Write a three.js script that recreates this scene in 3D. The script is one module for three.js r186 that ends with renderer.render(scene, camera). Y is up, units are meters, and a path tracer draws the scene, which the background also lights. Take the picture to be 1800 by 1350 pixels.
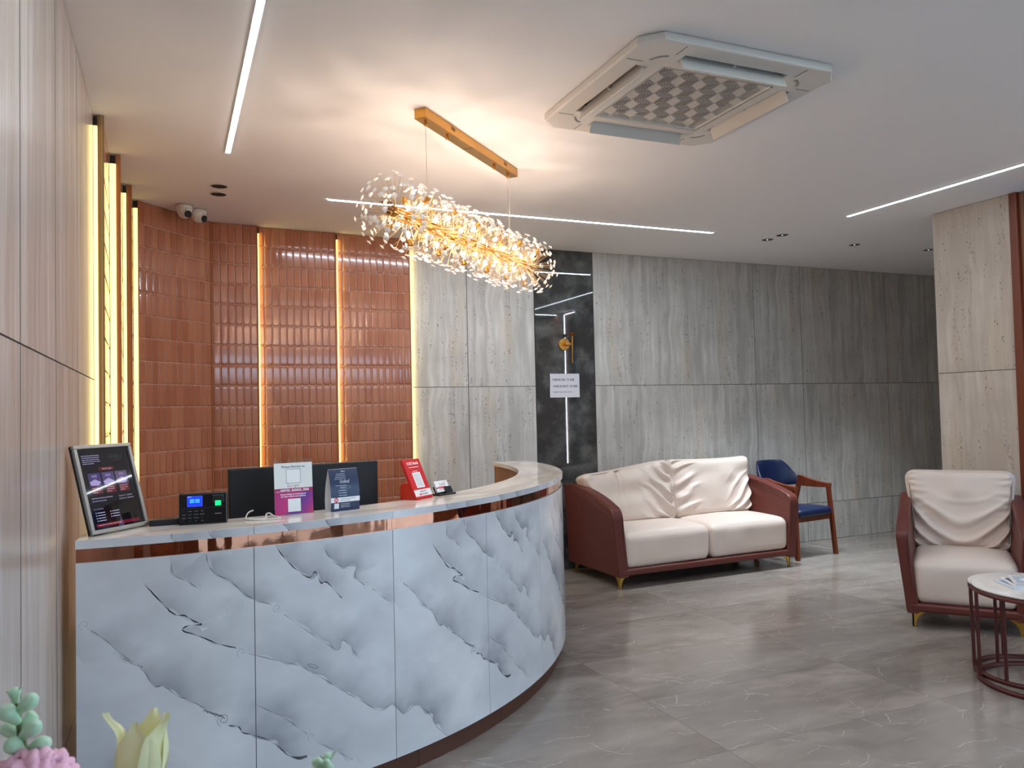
import * as THREE from 'three';
import { RoundedBoxGeometry } from 'three/addons/geometries/RoundedBoxGeometry.js';
import { mergeGeometries, mergeVertices } from 'three/addons/utils/BufferGeometryUtils.js';
import { RectAreaLightUniformsLib } from 'three/addons/lights/RectAreaLightUniformsLib.js';

// ---------------------------------------------------------------- camera, sky, exposure
const scene = new THREE.Scene();
const CEIL = 2.835;
const EYE = new THREE.Vector3(0, 1.42, 0);
const camera = new THREE.PerspectiveCamera(2 * Math.atan(675 / 1370) * 180 / Math.PI, 1800 / 1350, 0.05, 100);
{
  const yaw = 23.7 * Math.PI / 180, pitch = 1.88 * Math.PI / 180, roll = 1.29 * Math.PI / 180;
  const F = new THREE.Vector3(Math.sin(yaw) * Math.cos(pitch), Math.sin(pitch), -Math.cos(yaw) * Math.cos(pitch));
  const r = new THREE.Vector3(Math.cos(yaw), 0, Math.sin(yaw)), u = r.clone().cross(F);
  const R = r.clone().multiplyScalar(Math.cos(roll)).addScaledVector(u, -Math.sin(roll));
  const U = r.clone().multiplyScalar(Math.sin(roll)).addScaledVector(u, Math.cos(roll));
  camera.position.copy(EYE);
  camera.quaternion.setFromRotationMatrix(new THREE.Matrix4().makeBasis(R, U, F.clone().negate()));
  camera.focus = 4.5; camera.userData.fStop = 14;
}
scene.background = new THREE.Color().setRGB(2.6, 3.35, 4.45);       // bright overcast daylight outside the glazing
const renderer = new THREE.WebGLRenderer({ antialias: true });
renderer.toneMapping = THREE.LinearToneMapping;
renderer.toneMappingExposure = 1.75;
renderer.shadowMap.enabled = true;
RectAreaLightUniformsLib.init();
const LED_WHITE = new THREE.Color().setRGB(0.80, 0.905, 1.0), LED_WARM = new THREE.Color().setRGB(1.0, 0.77, 0.22), BULB = new THREE.Color().setRGB(1.0, 0.79, 0.66);
const POWER = { ceilingLed: 60, coveLed: 1.4, bulb: 0.05, downlight: 6.5 };

// ---------------------------------------------------------------- helpers
function rng(seed) { let s = seed | 0; return () => { s = (s + 0x6d2b79f5) | 0; let t = Math.imul(s ^ (s >>> 15), 1 | s); t = (t + Math.imul(t ^ (t >>> 7), 61 | t)) ^ t; return ((t ^ (t >>> 14)) >>> 0) / 4294967296; }; }
const PI = Math.PI, V3 = (x, y, z) => new THREE.Vector3(x, y, z);
const clamp = THREE.MathUtils.clamp, lerp = THREE.MathUtils.lerp, sstep = THREE.MathUtils.smoothstep;
const used = new Map();
function numbered(name) { const n = used.get(name) ?? 0; used.set(name, n + 1); return n ? name + '_' + String(n).padStart(3, '0') : name; }
function tag(o, label, category, group, kind) { o.userData.label = label; o.userData.category = category; if (group) o.userData.group = group; if (kind) o.userData.kind = kind; return o; }
function thing(name, label, category, [x, y, z] = [0, 0, 0], turn = 0, group, kind) {
  const o = new THREE.Group(); o.name = numbered(name); o.position.set(x, y, z); o.rotation.y = turn; scene.add(o);
  return tag(o, label, category, group, kind);
}
function part(parent, name, geo, m, { at, rot, kind, label } = {}) {
  const o = new THREE.Mesh(geo, m); o.name = name; o.castShadow = o.receiveShadow = true;
  if (at) o.position.set(...at); if (rot) o.rotation.set(...rot);
  if (kind) o.userData.kind = kind; if (label) o.userData.label = label;
  parent.add(o); return o;
}
function struct(name, label, category) { const o = new THREE.Group(); o.name = numbered(name); scene.add(o); return tag(o, label, category, null, 'structure'); }
function bare(g) { const n = g.index ? g.toNonIndexed() : g.clone(); for (const k of Object.keys(n.attributes)) if (!['position', 'normal', 'uv'].includes(k)) n.deleteAttribute(k); if (!n.attributes.uv) n.setAttribute('uv', new THREE.BufferAttribute(new Float32Array(n.attributes.position.count * 2), 2)); n.clearGroups?.(); n.groups = []; return n; }
const merge = (list) => mergeGeometries(list.map(bare));
const box = (w, h, d, x = 0, y = 0, z = 0) => new THREE.BoxGeometry(w, h, d).translate(x, y, z);
const rbox = (w, h, d, r = 0.005, x = 0, y = 0, z = 0, s = 2) => new RoundedBoxGeometry(w, h, d, s, r).translate(x, y, z);
function rod(a, b, r0, r1 = r0, seg = 8) {   // a straight bar from a to b
  const d = b.clone().sub(a), g = new THREE.CylinderGeometry(r1, r0, d.length(), seg, 1);
  return g.applyQuaternion(new THREE.Quaternion().setFromUnitVectors(V3(0, 1, 0), d.clone().normalize())).translate((a.x + b.x) / 2, (a.y + b.y) / 2, (a.z + b.z) / 2);
}
function beam(a, b, w, d, r = 0.004) {       // a straight square bar from a to b, w across and d deep
  const v = b.clone().sub(a), g = new RoundedBoxGeometry(w, v.length(), d, 2, r);
  return g.applyQuaternion(new THREE.Quaternion().setFromUnitVectors(V3(0, 1, 0), v.clone().normalize())).translate((a.x + b.x) / 2, (a.y + b.y) / 2, (a.z + b.z) / 2);
}
const sweep = (pts, r, n = 48, seg = 8, closed = false) => new THREE.TubeGeometry(new THREE.CatmullRomCurve3(pts, closed), n, r, seg, closed);
const lathe = (pts, seg = 32) => new THREE.LatheGeometry(pts.map(([x, y]) => new THREE.Vector2(x, y)), seg);
function uvMetres(g, s = 1, ou = 0, ov = 0) {  // box-projected uv in metres
  const p = g.attributes.position, n = g.attributes.normal, uv = new Float32Array(p.count * 2);
  for (let i = 0; i < p.count; i++) {
    const ax = Math.abs(n.getX(i)), ay = Math.abs(n.getY(i)), az = Math.abs(n.getZ(i));
    let u, v;
    if (az >= ax && az >= ay) { u = p.getX(i); v = p.getY(i); } else if (ax >= ay) { u = p.getZ(i); v = p.getY(i); } else { u = p.getX(i); v = p.getZ(i); }
    uv[i * 2] = u * s + ou; uv[i * 2 + 1] = v * s + ov;
  }
  g.setAttribute('uv', new THREE.BufferAttribute(uv, 2)); return g;
}
function rectLight(parent, color, intensity, w, h, at, look) {
  const l = new THREE.RectAreaLight(color, intensity, w, h); l.position.set(...at); parent.add(l); l.lookAt(...look); return l;
}

// ---------------------------------------------------------------- textures
function makeNoise(seed) {
  const T = new Float32Array(65536), r = rng(seed); for (let i = 0; i < 65536; i++) T[i] = r();
  return (x, y, px, py) => {   // value noise, periodic with px, py cells
    const xi = Math.floor(x), yi = Math.floor(y), fx = x - xi, fy = y - yi, sx = fx * fx * (3 - 2 * fx), sy = fy * fy * (3 - 2 * fy);
    const x0 = ((xi % px) + px) % px, x1 = (x0 + 1) % px, y0 = ((yi % py) + py) % py, y1 = (y0 + 1) % py;
    const a = T[(x0 * 131 + y0 * 1987) & 65535], b = T[(x1 * 131 + y0 * 1987) & 65535], c = T[(x0 * 131 + y1 * 1987) & 65535], d = T[(x1 * 131 + y1 * 1987) & 65535];
    return (a + (b - a) * sx) * (1 - sy) + (c + (d - c) * sx) * sy;
  };
}
function fbm(n, u, v, cx, cy, oct) { let s = 0, a = 0.5, t = 0; for (let i = 0; i < oct; i++) { s += a * n(u * cx, v * cy, cx, cy); t += a; a *= 0.5; cx *= 2; cy *= 2; } return s / t; }
function canvas(w, h) { const c = document.createElement('canvas'); c.width = w; c.height = h; return c; }
function painted(w, h, fn) {
  const c = canvas(w, h), ctx = c.getContext('2d'), im = ctx.createImageData(w, h);
  for (let y = 0, i = 0; y < h; y++) for (let x = 0; x < w; x++, i += 4) { const p = fn((x + 0.5) / w, (y + 0.5) / h); im.data[i] = p[0]; im.data[i + 1] = p[1]; im.data[i + 2] = p[2]; im.data[i + 3] = 255; }
  ctx.putImageData(im, 0, 0); return c;
}
function tex(c, srgb = true, wrap = true) { const t = new THREE.CanvasTexture(c); if (srgb) t.colorSpace = THREE.SRGBColorSpace; if (wrap) t.wrapS = t.wrapT = THREE.RepeatWrapping; t.magFilter = THREE.LinearFilter; return t; }
const mix3 = (a, b, t) => [a[0] + (b[0] - a[0]) * t, a[1] + (b[1] - a[1]) * t, a[2] + (b[2] - a[2]) * t];

function travertine(seed, light, dark, ochre, pits, W = 1024, H = 1024) {
  const n = makeNoise(seed), m = makeNoise(seed + 7), r = rng(seed + 3);
  const c = painted(W, H, (u, v) => {
    const warp = (fbm(m, u, v, 4, 5, 2) - 0.5) * 0.05;
    const a = fbm(n, u + warp, v, 26, 2, 4), b = fbm(m, u + warp * 0.6, v, 90, 5, 3), k = fbm(n, u, v, 5, 6, 4), o = fbm(m, u + warp, v, 9, 2, 3);
    let t = clamp((a - 0.28) * 1.25 + (b - 0.5) * 0.55 + (k - 0.5) * 0.7, 0, 1);
    let p = mix3(dark, light, t); p = mix3(p, ochre, clamp((o - 0.6) * 2.2, 0, 0.45));
    return p;
  });
  const x = c.getContext('2d');
  for (let band = 0; band < pits; band++) {     // clusters of small open pores, strung out along the vertical bedding
    const bx = r() * W, by = r() * H, len = H * (0.05 + r() * 0.22), cnt = 5 + r() * 18;
    for (let i = 0; i < cnt; i++) {
      const px = (bx + (r() - 0.5) * 16 + W) % W, py = (by + (r() - 0.5) * len + H) % H, w = 0.7 + r() * r() * 2.1, h = w * (1 + r() * 2.4);
      x.fillStyle = `rgba(${60 + r() * 30},${52 + r() * 26},${44 + r() * 22},${0.35 + r() * 0.55})`;
      x.beginPath(); x.ellipse(px, py, w, h, (r() - 0.5) * 0.6, 0, 2 * PI); x.fill();
      if (r() < 0.35) { x.fillStyle = 'rgba(240,236,226,0.5)'; x.beginPath(); x.ellipse(px + w * 1.3, py + h * 0.4, w * 0.5, h * 0.7, 0, 0, 2 * PI); x.fill(); }
    }
  }
  return c;
}
const texTravertine = tex(travertine(11, [222, 220, 215], [180, 177, 172], [198, 184, 164], 95));
const texTravWarm = tex(travertine(29, [214, 205, 195], [184, 172, 160], [196, 178, 154], 100));
const texStoneLeft = (() => {
  const n = makeNoise(51), m = makeNoise(57), r = rng(5), W = 1024, H = 1024;
  const c = painted(W, H, (u, v) => {
    const w = (fbm(m, u, v, 3, 3, 2) - 0.5) * 0.03, a = fbm(n, u + w, v, 34, 2, 4), b = fbm(m, u + w, v, 120, 4, 2), k = fbm(m, u, v, 6, 2, 3);
    return mix3([176, 161, 152], [208, 198, 192], clamp((a - 0.3) * 1.3 + (b - 0.5) * 0.5 + (k - 0.5) * 0.6, 0, 1));
  });
  const x = c.getContext('2d');
  for (let i = 0; i < 260; i++) { x.fillStyle = `rgba(110,92,80,${0.1 + r() * 0.25})`; x.beginPath(); x.ellipse(r() * W, r() * H, 0.8 + r() * 1.6, 5 + r() * 26, 0, 0, 2 * PI); x.fill(); }
  return tex(c);
})();
const texFloor = (() => {
  const n = makeNoise(71), m = makeNoise(73), r = rng(8), W = 2048, H = 2048;
  const c = painted(W, H, (u, v) => {
    const wx = (fbm(m, u, v, 5, 5, 3) - 0.5) * 0.14, wy = (fbm(n, u, v, 5, 7, 3) - 0.5) * 0.08;
    const a = fbm(n, u + wx, v + wy, 5, 12, 5), b = fbm(m, u + wx * 0.5, v + wy, 24, 60, 3), k = fbm(m, u, v, 3, 3, 2);
    const t = clamp((a - 0.3) * 1.5 + (b - 0.5) * 0.5 + 0.1, 0, 1);
    let p = mix3([122, 111, 103], [166, 155, 146], t); return mix3(p, [147, 140, 134], clamp((k - 0.45) * 2, 0, 0.5));
  });
  const x = c.getContext('2d'); x.lineCap = 'round';
  for (let i = 0; i < 210; i++) {                // fine pale veins, mostly lying along the tile
    let px = r() * W, py = r() * H, a = (r() - 0.5) * (r() < 0.8 ? 0.7 : 2.6), L = 8 + r() * r() * 60, w = 0.9 + r() * 2.2; const al = 0.35 + r() * 0.75;
    for (let k = 0; k < L; k++) {
      const nx = px + Math.cos(a) * 5, ny = py + Math.sin(a) * 5; a += (r() - 0.5) * 0.7; a *= 0.97;
      x.strokeStyle = `rgba(226,220,212,${al * (0.4 + 0.6 * r())})`; x.lineWidth = w * (0.4 + r() * 0.9);
      x.beginPath(); x.moveTo(px, py); x.lineTo(nx, ny); x.stroke(); px = nx; py = ny;
    }
  }
  for (let i = 0; i < 500; i++) { x.fillStyle = `rgba(230,226,220,${0.1 + r() * 0.35})`; x.beginPath(); x.ellipse(r() * W, r() * H, 1 + r() * 5, 0.6 + r() * 1.4, (r() - 0.5), 0, 2 * PI); x.fill(); }
  return tex(c);
})();
const VEINS = {
  v1: [[0.182, 0.908], [0.232, 0.827], [0.267, 0.779], [0.295, 0.769], [0.323, 0.743], [0.342, 0.729], [0.299, 0.729], [0.288, 0.717], [0.331, 0.688], [0.388, 0.647], [0.442, 0.619]],
  v1b: [[0.481, 0.589], [0.592, 0.529], [0.639, 0.504], [0.677, 0.471], [0.745, 0.406], [0.812, 0.339], [0.871, 0.285], [0.938, 0.229], [0.986, 0.241], [1.04, 0.176], [1.08, 0.202], [1.153, 0.137], [1.194, 0.057], [1.237, 0.007]],
  v2: [[0.357, 0.991], [0.365, 0.946], [0.386, 0.911], [0.427, 0.882], [0.461, 0.833], [0.504, 0.792], [0.553, 0.766]],
  v2b: [[0.594, 0.719], [0.678, 0.626], [0.747, 0.557], [0.778, 0.532], [0.794, 0.569], [0.831, 0.518], [0.857, 0.475]],
  v3: [[0.569, 0.995], [0.596, 0.945], [0.633, 0.894], [0.681, 0.851], [0.699, 0.871], [0.72, 0.82], [0.735, 0.823], [0.791, 0.747]],
  v4: [[0.722, 0.99], [0.752, 0.92], [0.793, 0.878], [0.846, 0.868], [0.846, 0.82], [0.878, 0.783]],
  v4b: [[0.912, 0.758], [0.993, 0.672]],
  v0: [[0.257, 0.983], [0.264, 0.928], [0.304, 0.896], [0.34, 0.858]],
  v5: [[0.128, 0.641], [0.181, 0.585], [0.211, 0.522], [0.231, 0.523], [0.269, 0.478], [0.301, 0.455], [0.349, 0.411], [0.382, 0.371]],
  v5b: [[0.419, 0.327], [0.448, 0.315], [0.458, 0.291], [0.495, 0.269], [0.552, 0.224], [0.616, 0.142], [0.653, 0.126]],
  v6: [[0.496, 0.39], [0.59, 0.308], [0.664, 0.223]], v6b: [[0.698, 0.178], [0.762, 0.121], [0.824, 0.063]],
  v7: [[0.043, 0.757], [0.08, 0.716], [0.132, 0.646], [0.177, 0.601]],
};
const texMarble = (() => {    // veined white marble of the counter front; one repeat is two panels wide
  const n = makeNoise(91), m = makeNoise(93), r = rng(17), W = 2048, H = 1650, GW = 1024, GH = 825, A = W / H;
  const smooth = (pts) => { const c = new THREE.CatmullRomCurve3(pts.map(([u, v]) => V3(u, v, 0)), false, 'centripetal'), out = [], N = pts.length * 4; for (let i = 0; i <= N; i++) { const p = c.getPoint(i / N); out.push([p.x, p.y]); } return out; };
  // grey wash on the upper side of every vein, with a ragged lower border
  const wash = new Float32Array(GW * GH), REACH = 0.2;
  for (const [key, pts] of Object.entries(VEINS)) {
    const P = smooth(pts), amp = { v1: 0.55, v3: 0.8, v4: 1, v2: 0.8, v5b: 0.9, v1b: 0.8 }[key] ?? 0.7;
    for (const off of [-1, 0, 1]) {
      let u0 = 9, u1 = -9, v0 = 9, v1 = -9; for (const [u, v] of P) { u0 = Math.min(u0, u + off); u1 = Math.max(u1, u + off); v0 = Math.min(v0, v); v1 = Math.max(v1, v); }
      for (let y = Math.max(0, Math.floor((1 - v1 - REACH) * GH)); y < Math.min(GH, (1 - v0 + 0.03) * GH); y++) for (let x = Math.max(0, Math.floor((u0 - 0.03) * GW)); x < Math.min(GW, (u1 + REACH) * GW); x++) {
        const u = x / GW - off + (n(x / GW * 30, y / GH * 30, 30, 30) - 0.5) * 0.022, v = 1 - y / GH + (m(x / GW * 30, y / GH * 30, 30, 30) - 0.5) * 0.022; let best = 9, sd = 0, end = 1;
        for (let k = 0; k + 1 < P.length; k++) { const ax = (u - P[k][0]) * A, ay = v - P[k][1], bx = (P[k + 1][0] - P[k][0]) * A, by = P[k + 1][1] - P[k][1], t = clamp((ax * bx + ay * by) / (bx * bx + by * by + 1e-12), 0, 1), dx = ax - t * bx, dy = ay - t * by, d = dx * dx + dy * dy; if (d < best) { best = d; sd = bx * ay - by * ax; end = Math.min(1, Math.min(k + t, P.length - 1 - k - t) / 5); } }
        const d = Math.sqrt(best), s = sd >= 0 ? d : -d; if (s < -0.006 || s > REACH) continue;
        const g = fbm(m, x / GW, y / GH, 9, 9, 3), w = sstep(s, -0.005, 0.004) * Math.exp(-s / (0.03 + 0.09 * g)) * (0.3 + 1.15 * g) * amp * (0.25 + 0.75 * end);
        const q = y * GW + x; wash[q] = Math.max(wash[q], w);
      }
    }
  }
  const c = painted(W, H, (u, v) => {
    const a = fbm(n, u + v * 0.5, v - u * 0.4, 4, 5, 4), b = fbm(m, u, v, 12, 12, 3), q = wash[Math.min(GH - 1, Math.floor(v * GH)) * GW + Math.min(GW - 1, Math.floor(u * GW))];
    return mix3(mix3([202, 203, 206], [224, 225, 227], clamp((a - 0.3) * 1.7 + (b - 0.5) * 0.3, 0, 1)), [116, 117, 126], clamp(q * 0.72, 0, 0.78));
  });
  const x = c.getContext('2d'); x.lineJoin = x.lineCap = 'round';
  const wrapDraw = (f) => { for (const o of [-W, 0, W]) { x.save(); x.translate(o, 0); f(); x.restore(); } };
  const rough = (pts, jit) => smooth(pts).flatMap(([u, v], i, all) => { const [u2, v2] = all[Math.min(all.length - 1, i + 1)]; return [0, 0.34, 0.67].map((t) => [lerp(u, u2, t) * W + (r() - 0.5) * jit, (1 - lerp(v, v2, t)) * H + (r() - 0.5) * jit]); });
  for (const [k, pts] of Object.entries(VEINS)) {
    const p = rough(pts, 3.2), dark = { v1: 0.9, v5b: 0.6, v3: 0.7, v1b: 0.5, v2: 0.5, v4: 0.5 }[k] ?? 0.42;
    for (let i = 1; i < p.length; i++) { const s = 0.3 + 0.7 * Math.abs(Math.sin(i * 0.21 + k.length + pts[0][0] * 40)); wrapDraw(() => { x.strokeStyle = `rgba(46,47,52,${Math.min(1, dark * s * 1.15)})`; x.lineWidth = 1.4 + 4.6 * s * s * (dark > 0.55 ? 1.4 : 0.6); x.beginPath(); x.moveTo(...p[i - 1]); x.lineTo(...p[i]); x.stroke(); }); }
  }
  const ring = (u, v, rad, al, turns = 1) => wrapDraw(() => { x.strokeStyle = `rgba(84,85,92,${al})`; x.lineWidth = 2.4; x.beginPath(); for (let i = 0; i <= 60 * turns; i++) { const t = i / 60 * 2 * PI, q = rad * (1 - i / (75 * turns)); x.lineTo(u * W + Math.cos(t + 2) * q, (1 - v) * H + Math.sin(t + 2) * q); } x.stroke(); });
  for (const [u, v, q, al, t] of [[0.459, 0.599, 32, 0.5, 1], [0.571, 0.749, 30, 0.45, 1], [0.889, 0.781, 26, 0.45, 1], [0.678, 0.207, 26, 0.6, 1], [0.027, 0.778, 32, 0.3, 1], [0.402, 0.355, 40, 0.95, 1.6]]) ring(u, v, q, al, t);
  for (let i = 0; i < 9; i++) wrapDraw(() => { x.strokeStyle = `rgba(40,41,46,${0.35 + r() * 0.5})`; x.lineWidth = 2 + r() * 3; x.beginPath(); const a = (0.345 + i * 0.006) * W, b = (1 - 0.395 + i * 0.004) * H; x.moveTo(a, b - 10); x.quadraticCurveTo(a + 12, b - 22, a + 26, b + 6); x.stroke(); });
  wrapDraw(() => { x.strokeStyle = 'rgba(66,67,74,0.75)'; x.lineWidth = 3; x.beginPath(); x.ellipse(0.687 * W, (1 - 0.489) * H, 42, 9, 0.5, 0, 2 * PI); x.stroke(); });
  for (let i = 0; i < 6; i++) wrapDraw(() => { x.strokeStyle = 'rgba(40,41,46,0.7)'; x.lineWidth = 2 + i * 0.5; x.beginPath(); x.moveTo(0.612 * W, (1 - 0.15) * H); x.quadraticCurveTo((0.62 + i * 0.004) * W, (1 - 0.135) * H, 0.662 * W, (1 - 0.128 - i * 0.002) * H); x.stroke(); });
  return tex(c);
})();
const texTop = (() => {       // paler, creamier streaked marble of the counter top
  const n = makeNoise(101), m = makeNoise(103), r = rng(23), W = 1024, H = 512;
  const c = painted(W, H, (u, v) => { const w = (fbm(m, u, v, 4, 4, 3) - 0.5) * 0.25, a = fbm(n, u, v + w, 3, 12, 4); return mix3([206, 199, 191], [238, 234, 228], clamp((a - 0.32) * 2.1, 0, 1)); });
  const x = c.getContext('2d');
  for (let i = 0; i < 26; i++) { let px = r() * W, py = r() * H, a = (r() - 0.5) * 0.5; for (let k = 0; k < 34; k++) { const nx = px + Math.cos(a) * 6, ny = py + Math.sin(a) * 6; a += (r() - 0.5) * 0.4; x.strokeStyle = `rgba(120,104,92,${0.1 + r() * 0.3})`; x.lineWidth = 0.6 + r() * 1.6; x.beginPath(); x.moveTo(px, py); x.lineTo(nx, ny); x.stroke(); px = nx; py = ny; } }
  return tex(c);
})();
const texDark = (() => {
  const n = makeNoise(111), m = makeNoise(113), r = rng(29), W = 512, H = 2048;
  const c = painted(W, H, (u, v) => { const a = fbm(n, u, v, 6, 24, 5), b = fbm(m, u, v, 40, 160, 2); return mix3([56, 58, 58], [104, 106, 105], clamp((a - 0.36) * 2.0 + (b - 0.5) * 0.3, 0, 1)); });
  const x = c.getContext('2d');
  for (let i = 0; i < 90; i++) { let px = r() * W, py = r() * H, a = r() * 6.3; for (let k = 0; k < 4 + r() * 12; k++) { const nx = px + Math.cos(a) * 5, ny = py + Math.sin(a) * 5; a += (r() - 0.5) * 1.1; x.strokeStyle = `rgba(150,150,146,${0.1 + r() * 0.35})`; x.lineWidth = 0.5 + r() * 1.2; x.beginPath(); x.moveTo(px, py); x.lineTo(nx, ny); x.stroke(); px = nx; py = ny; } }
  return tex(c);
})();
function woodCanvas(seed, a, b) { const n = makeNoise(seed), m = makeNoise(seed + 1); return painted(512, 512, (u, v) => { const w = (fbm(m, u, v, 3, 2, 2) - 0.5) * 0.12, s = fbm(n, u + w, v, 40, 2, 3), k = fbm(m, u, v, 6, 1, 2); return mix3(a, b, clamp((s - 0.3) * 1.4 + (k - 0.5) * 0.8, 0, 1)); }); }
const texWood = tex(woodCanvas(121, [104, 46, 24], [150, 76, 44])), texWoodWall = tex(woodCanvas(131, [128, 84, 60], [166, 116, 86]));
const texGrain = tex(painted(512, 512, (() => { const n = makeNoise(141), m = makeNoise(143); return (u, v) => { const a = fbm(n, u, v, 64, 64, 2) * 0.7 + fbm(m, u, v, 12, 12, 3) * 0.3, g = a * 255; return [g, g, g]; }; })()), false);
const texWavy = tex(painted(512, 128, (() => { const n = makeNoise(151); return (u, v) => { const g = fbm(n, u, v, 14, 1, 3) * 255; return [g, g, g]; }; })()), false);
const texBoardEdge = tex(woodCanvas(161, [116, 84, 48], [206, 176, 128]));

// ---------------------------------------------------------------- materials
const std = (o) => new THREE.MeshStandardMaterial(o), phy = (o) => new THREE.MeshPhysicalMaterial(o);
const M = {
  ceiling: std({ color: '#ebe9e9', roughness: 0.95 }),
  core: std({ color: '#403c39', roughness: 0.9 }),
  grout: std({ color: '#dcc2b4', roughness: 0.85 }),
  travertine: phy({ map: texTravertine, roughness: 0.42, specularIntensity: 0.7 }),
  travWarm: phy({ map: texTravWarm, roughness: 0.45, specularIntensity: 0.7 }),
  stoneLeft: phy({ map: texStoneLeft, roughness: 0.24 }),
  darkStone: phy({ map: texDark, roughness: 0.025, clearcoat: 0.5, clearcoatRoughness: 0.02 }),
  floor: phy({ map: texFloor, roughness: 0.16, specularIntensity: 1.0 }),
  floorJoint: std({ color: '#4c4642', roughness: 0.9 }),
  marble: phy({ map: texMarble, roughness: 0.2 }),
  marbleTop: phy({ map: texTop, roughness: 0.12 }),
  rose: std({ color: '#b07a62', metalness: 1, roughness: 0.05, bumpMap: texWavy, bumpScale: 0.006 }),
  plinth: std({ color: '#5e3a2c', metalness: 0.25, roughness: 0.5 }),
  counterBody: std({ color: '#8a6a58', roughness: 0.6 }),
  brass: std({ color: '#c8954c', metalness: 1, roughness: 0.28 }),
  stem: std({ color: '#dcb882', metalness: 1, roughness: 0.3 }),
  brassDark: std({ color: '#8a6230', metalness: 1, roughness: 0.35 }),
  gold: std({ color: '#d2a850', metalness: 1, roughness: 0.3 }),
  wire: std({ color: '#b8aea4', metalness: 0.6, roughness: 0.4 }),
  white: std({ color: '#d9d6d0', roughness: 0.5 }),
  acWhite: std({ color: '#d3cfc8', roughness: 0.55 }),
  acGrille: std({ color: '#d0ccc6', roughness: 0.55 }),
  dark: std({ color: '#16161a', roughness: 0.7 }),
  black: std({ color: '#0c0d11', roughness: 0.45 }),
  blackGloss: phy({ color: '#0b0c12', roughness: 0.22 }),
  screenBlack: std({ color: '#101116', roughness: 0.6 }),
  leatherRed: phy({ color: '#602a22', roughness: 0.42, bumpMap: texGrain, bumpScale: 0.0006 }),
  piping: std({ color: '#3c1812', roughness: 0.5 }),
  leatherCream: phy({ color: '#dac9bd', roughness: 0.46, bumpMap: texGrain, bumpScale: 0.0005 }),
  seam: std({ color: '#8d7c70', roughness: 0.7 }),
  navy: phy({ color: '#101f45', roughness: 0.4, bumpMap: texGrain, bumpScale: 0.0006 }),
  wood: phy({ map: texWood, roughness: 0.4 }),
  woodWall: phy({ map: texWoodWall, roughness: 0.5 }),
  maroonMetal: std({ color: '#5a2a28', metalness: 0.4, roughness: 0.42 }),
  tableTop: phy({ map: texTop, roughness: 0.12 }),
  edge: std({ map: texBoardEdge, roughness: 0.8 }),
  orangeEdge: std({ color: '#a4683a', roughness: 0.7 }),
  frameGrey: std({ color: '#a8a6a2', metalness: 0.7, roughness: 0.4 }),
  paper: std({ color: '#e8e8ea', roughness: 0.8 }),
  red: phy({ color: '#d2231f', roughness: 0.35 }),
  redOrange: phy({ color: '#cf3216', roughness: 0.45 }),
  acrylic: phy({ color: '#f4f6f6', transmission: 1, thickness: 0, roughness: 0.03 }),
  glass: phy({ color: '#eef4f4', transmission: 1, thickness: 0, roughness: 0.02 }),
  blueGlass: phy({ color: '#3f9cc0', transmission: 1, thickness: 0, roughness: 0.05 }),
  blueDim: phy({ color: '#2c4c66', transmission: 1, thickness: 0, roughness: 0.05 }),
  crystal: phy({ color: '#fffaf4', transmission: 0.35, thickness: 0, roughness: 0.08, ior: 1.6, flatShading: true }),
  ledWhite: std({ color: '#ffffff', emissive: LED_WHITE, emissiveIntensity: 12 }),
  ledWarm: std({ color: '#fff0c0', emissive: LED_WARM, emissiveIntensity: 1.25 }),
  bulb: std({ color: '#ffffff', emissive: new THREE.Color().setRGB(1, 0.86, 0.68), emissiveIntensity: 45 }),
  lens: std({ color: '#ffffff', emissive: LED_WHITE, emissiveIntensity: 1.5 }),
  outside: std({ color: '#c9c8c6', roughness: 0.9 }),
};
const tileMats = ['#ab6b4d', '#a46346', '#b07253'].map((c) => phy({ color: c, roughness: 0.13, clearcoat: 0.6, clearcoatRoughness: 0.05 }));

// ---------------------------------------------------------------- the setting: ceiling, floor, walls
const XL = -0.32, ZB = -6.163, XR = 5.33, ZREAR = 2.4, XFAR = 9.2, ZCOL = -4.106;
{
  const o = struct('ceiling', 'plain white painted ceiling', 'ceiling');
  const x0 = XL - 0.4, x1 = XFAR + 0.4, z0 = ZB - 0.4, z1 = ZREAR + 0.4, [a, b, c, d] = [2.135 - 0.42, 2.135 + 0.42, -2.885 - 0.42, -2.885 + 0.42];   // opening for the cassette
  for (const [p, q, r, t] of [[x0, a, z0, z1], [b, x1, z0, z1], [a, b, z0, c], [a, b, d, z1]]) part(o, 'ceiling_board', box(q - p, 0.3, t - r, (p + q) / 2, CEIL + 0.15, (r + t) / 2), M.ceiling);
}
{
  const o = struct('floor', 'polished grey brown marble tile floor', 'floor'), r = rng(77), TX = 1.24, TZ = 0.62;
  part(o, 'screed', box(XFAR - XL + 0.8, 0.2, ZREAR - ZB + 0.8, (XFAR + XL) / 2, -0.106, (ZREAR + ZB) / 2), M.floorJoint);
  const J = 0.0018;
  for (let i = -3; i < 8; i++) for (let k = -5; k < 10; k++) {
    let x0 = Math.max(XL, 2.087 + (i - 1) * TX), x1 = Math.min(XFAR, 2.087 + i * TX), z0 = Math.max(ZB, -3.25 + (k - 1) * TZ), z1 = Math.min(ZREAR, -3.25 + k * TZ);
    if (x1 - x0 < 0.03 || z1 - z0 < 0.03) continue;
    const w = x1 - x0 - J, d = z1 - z0 - J, g = box(w, 0.012, d);
    uvMetres(g, 1 / 2.48, r(), r());
    part(o, 'tile', g, M.floor, { at: [(x0 + x1) / 2, -0.006, (z0 + z1) / 2] });
  }
}
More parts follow.
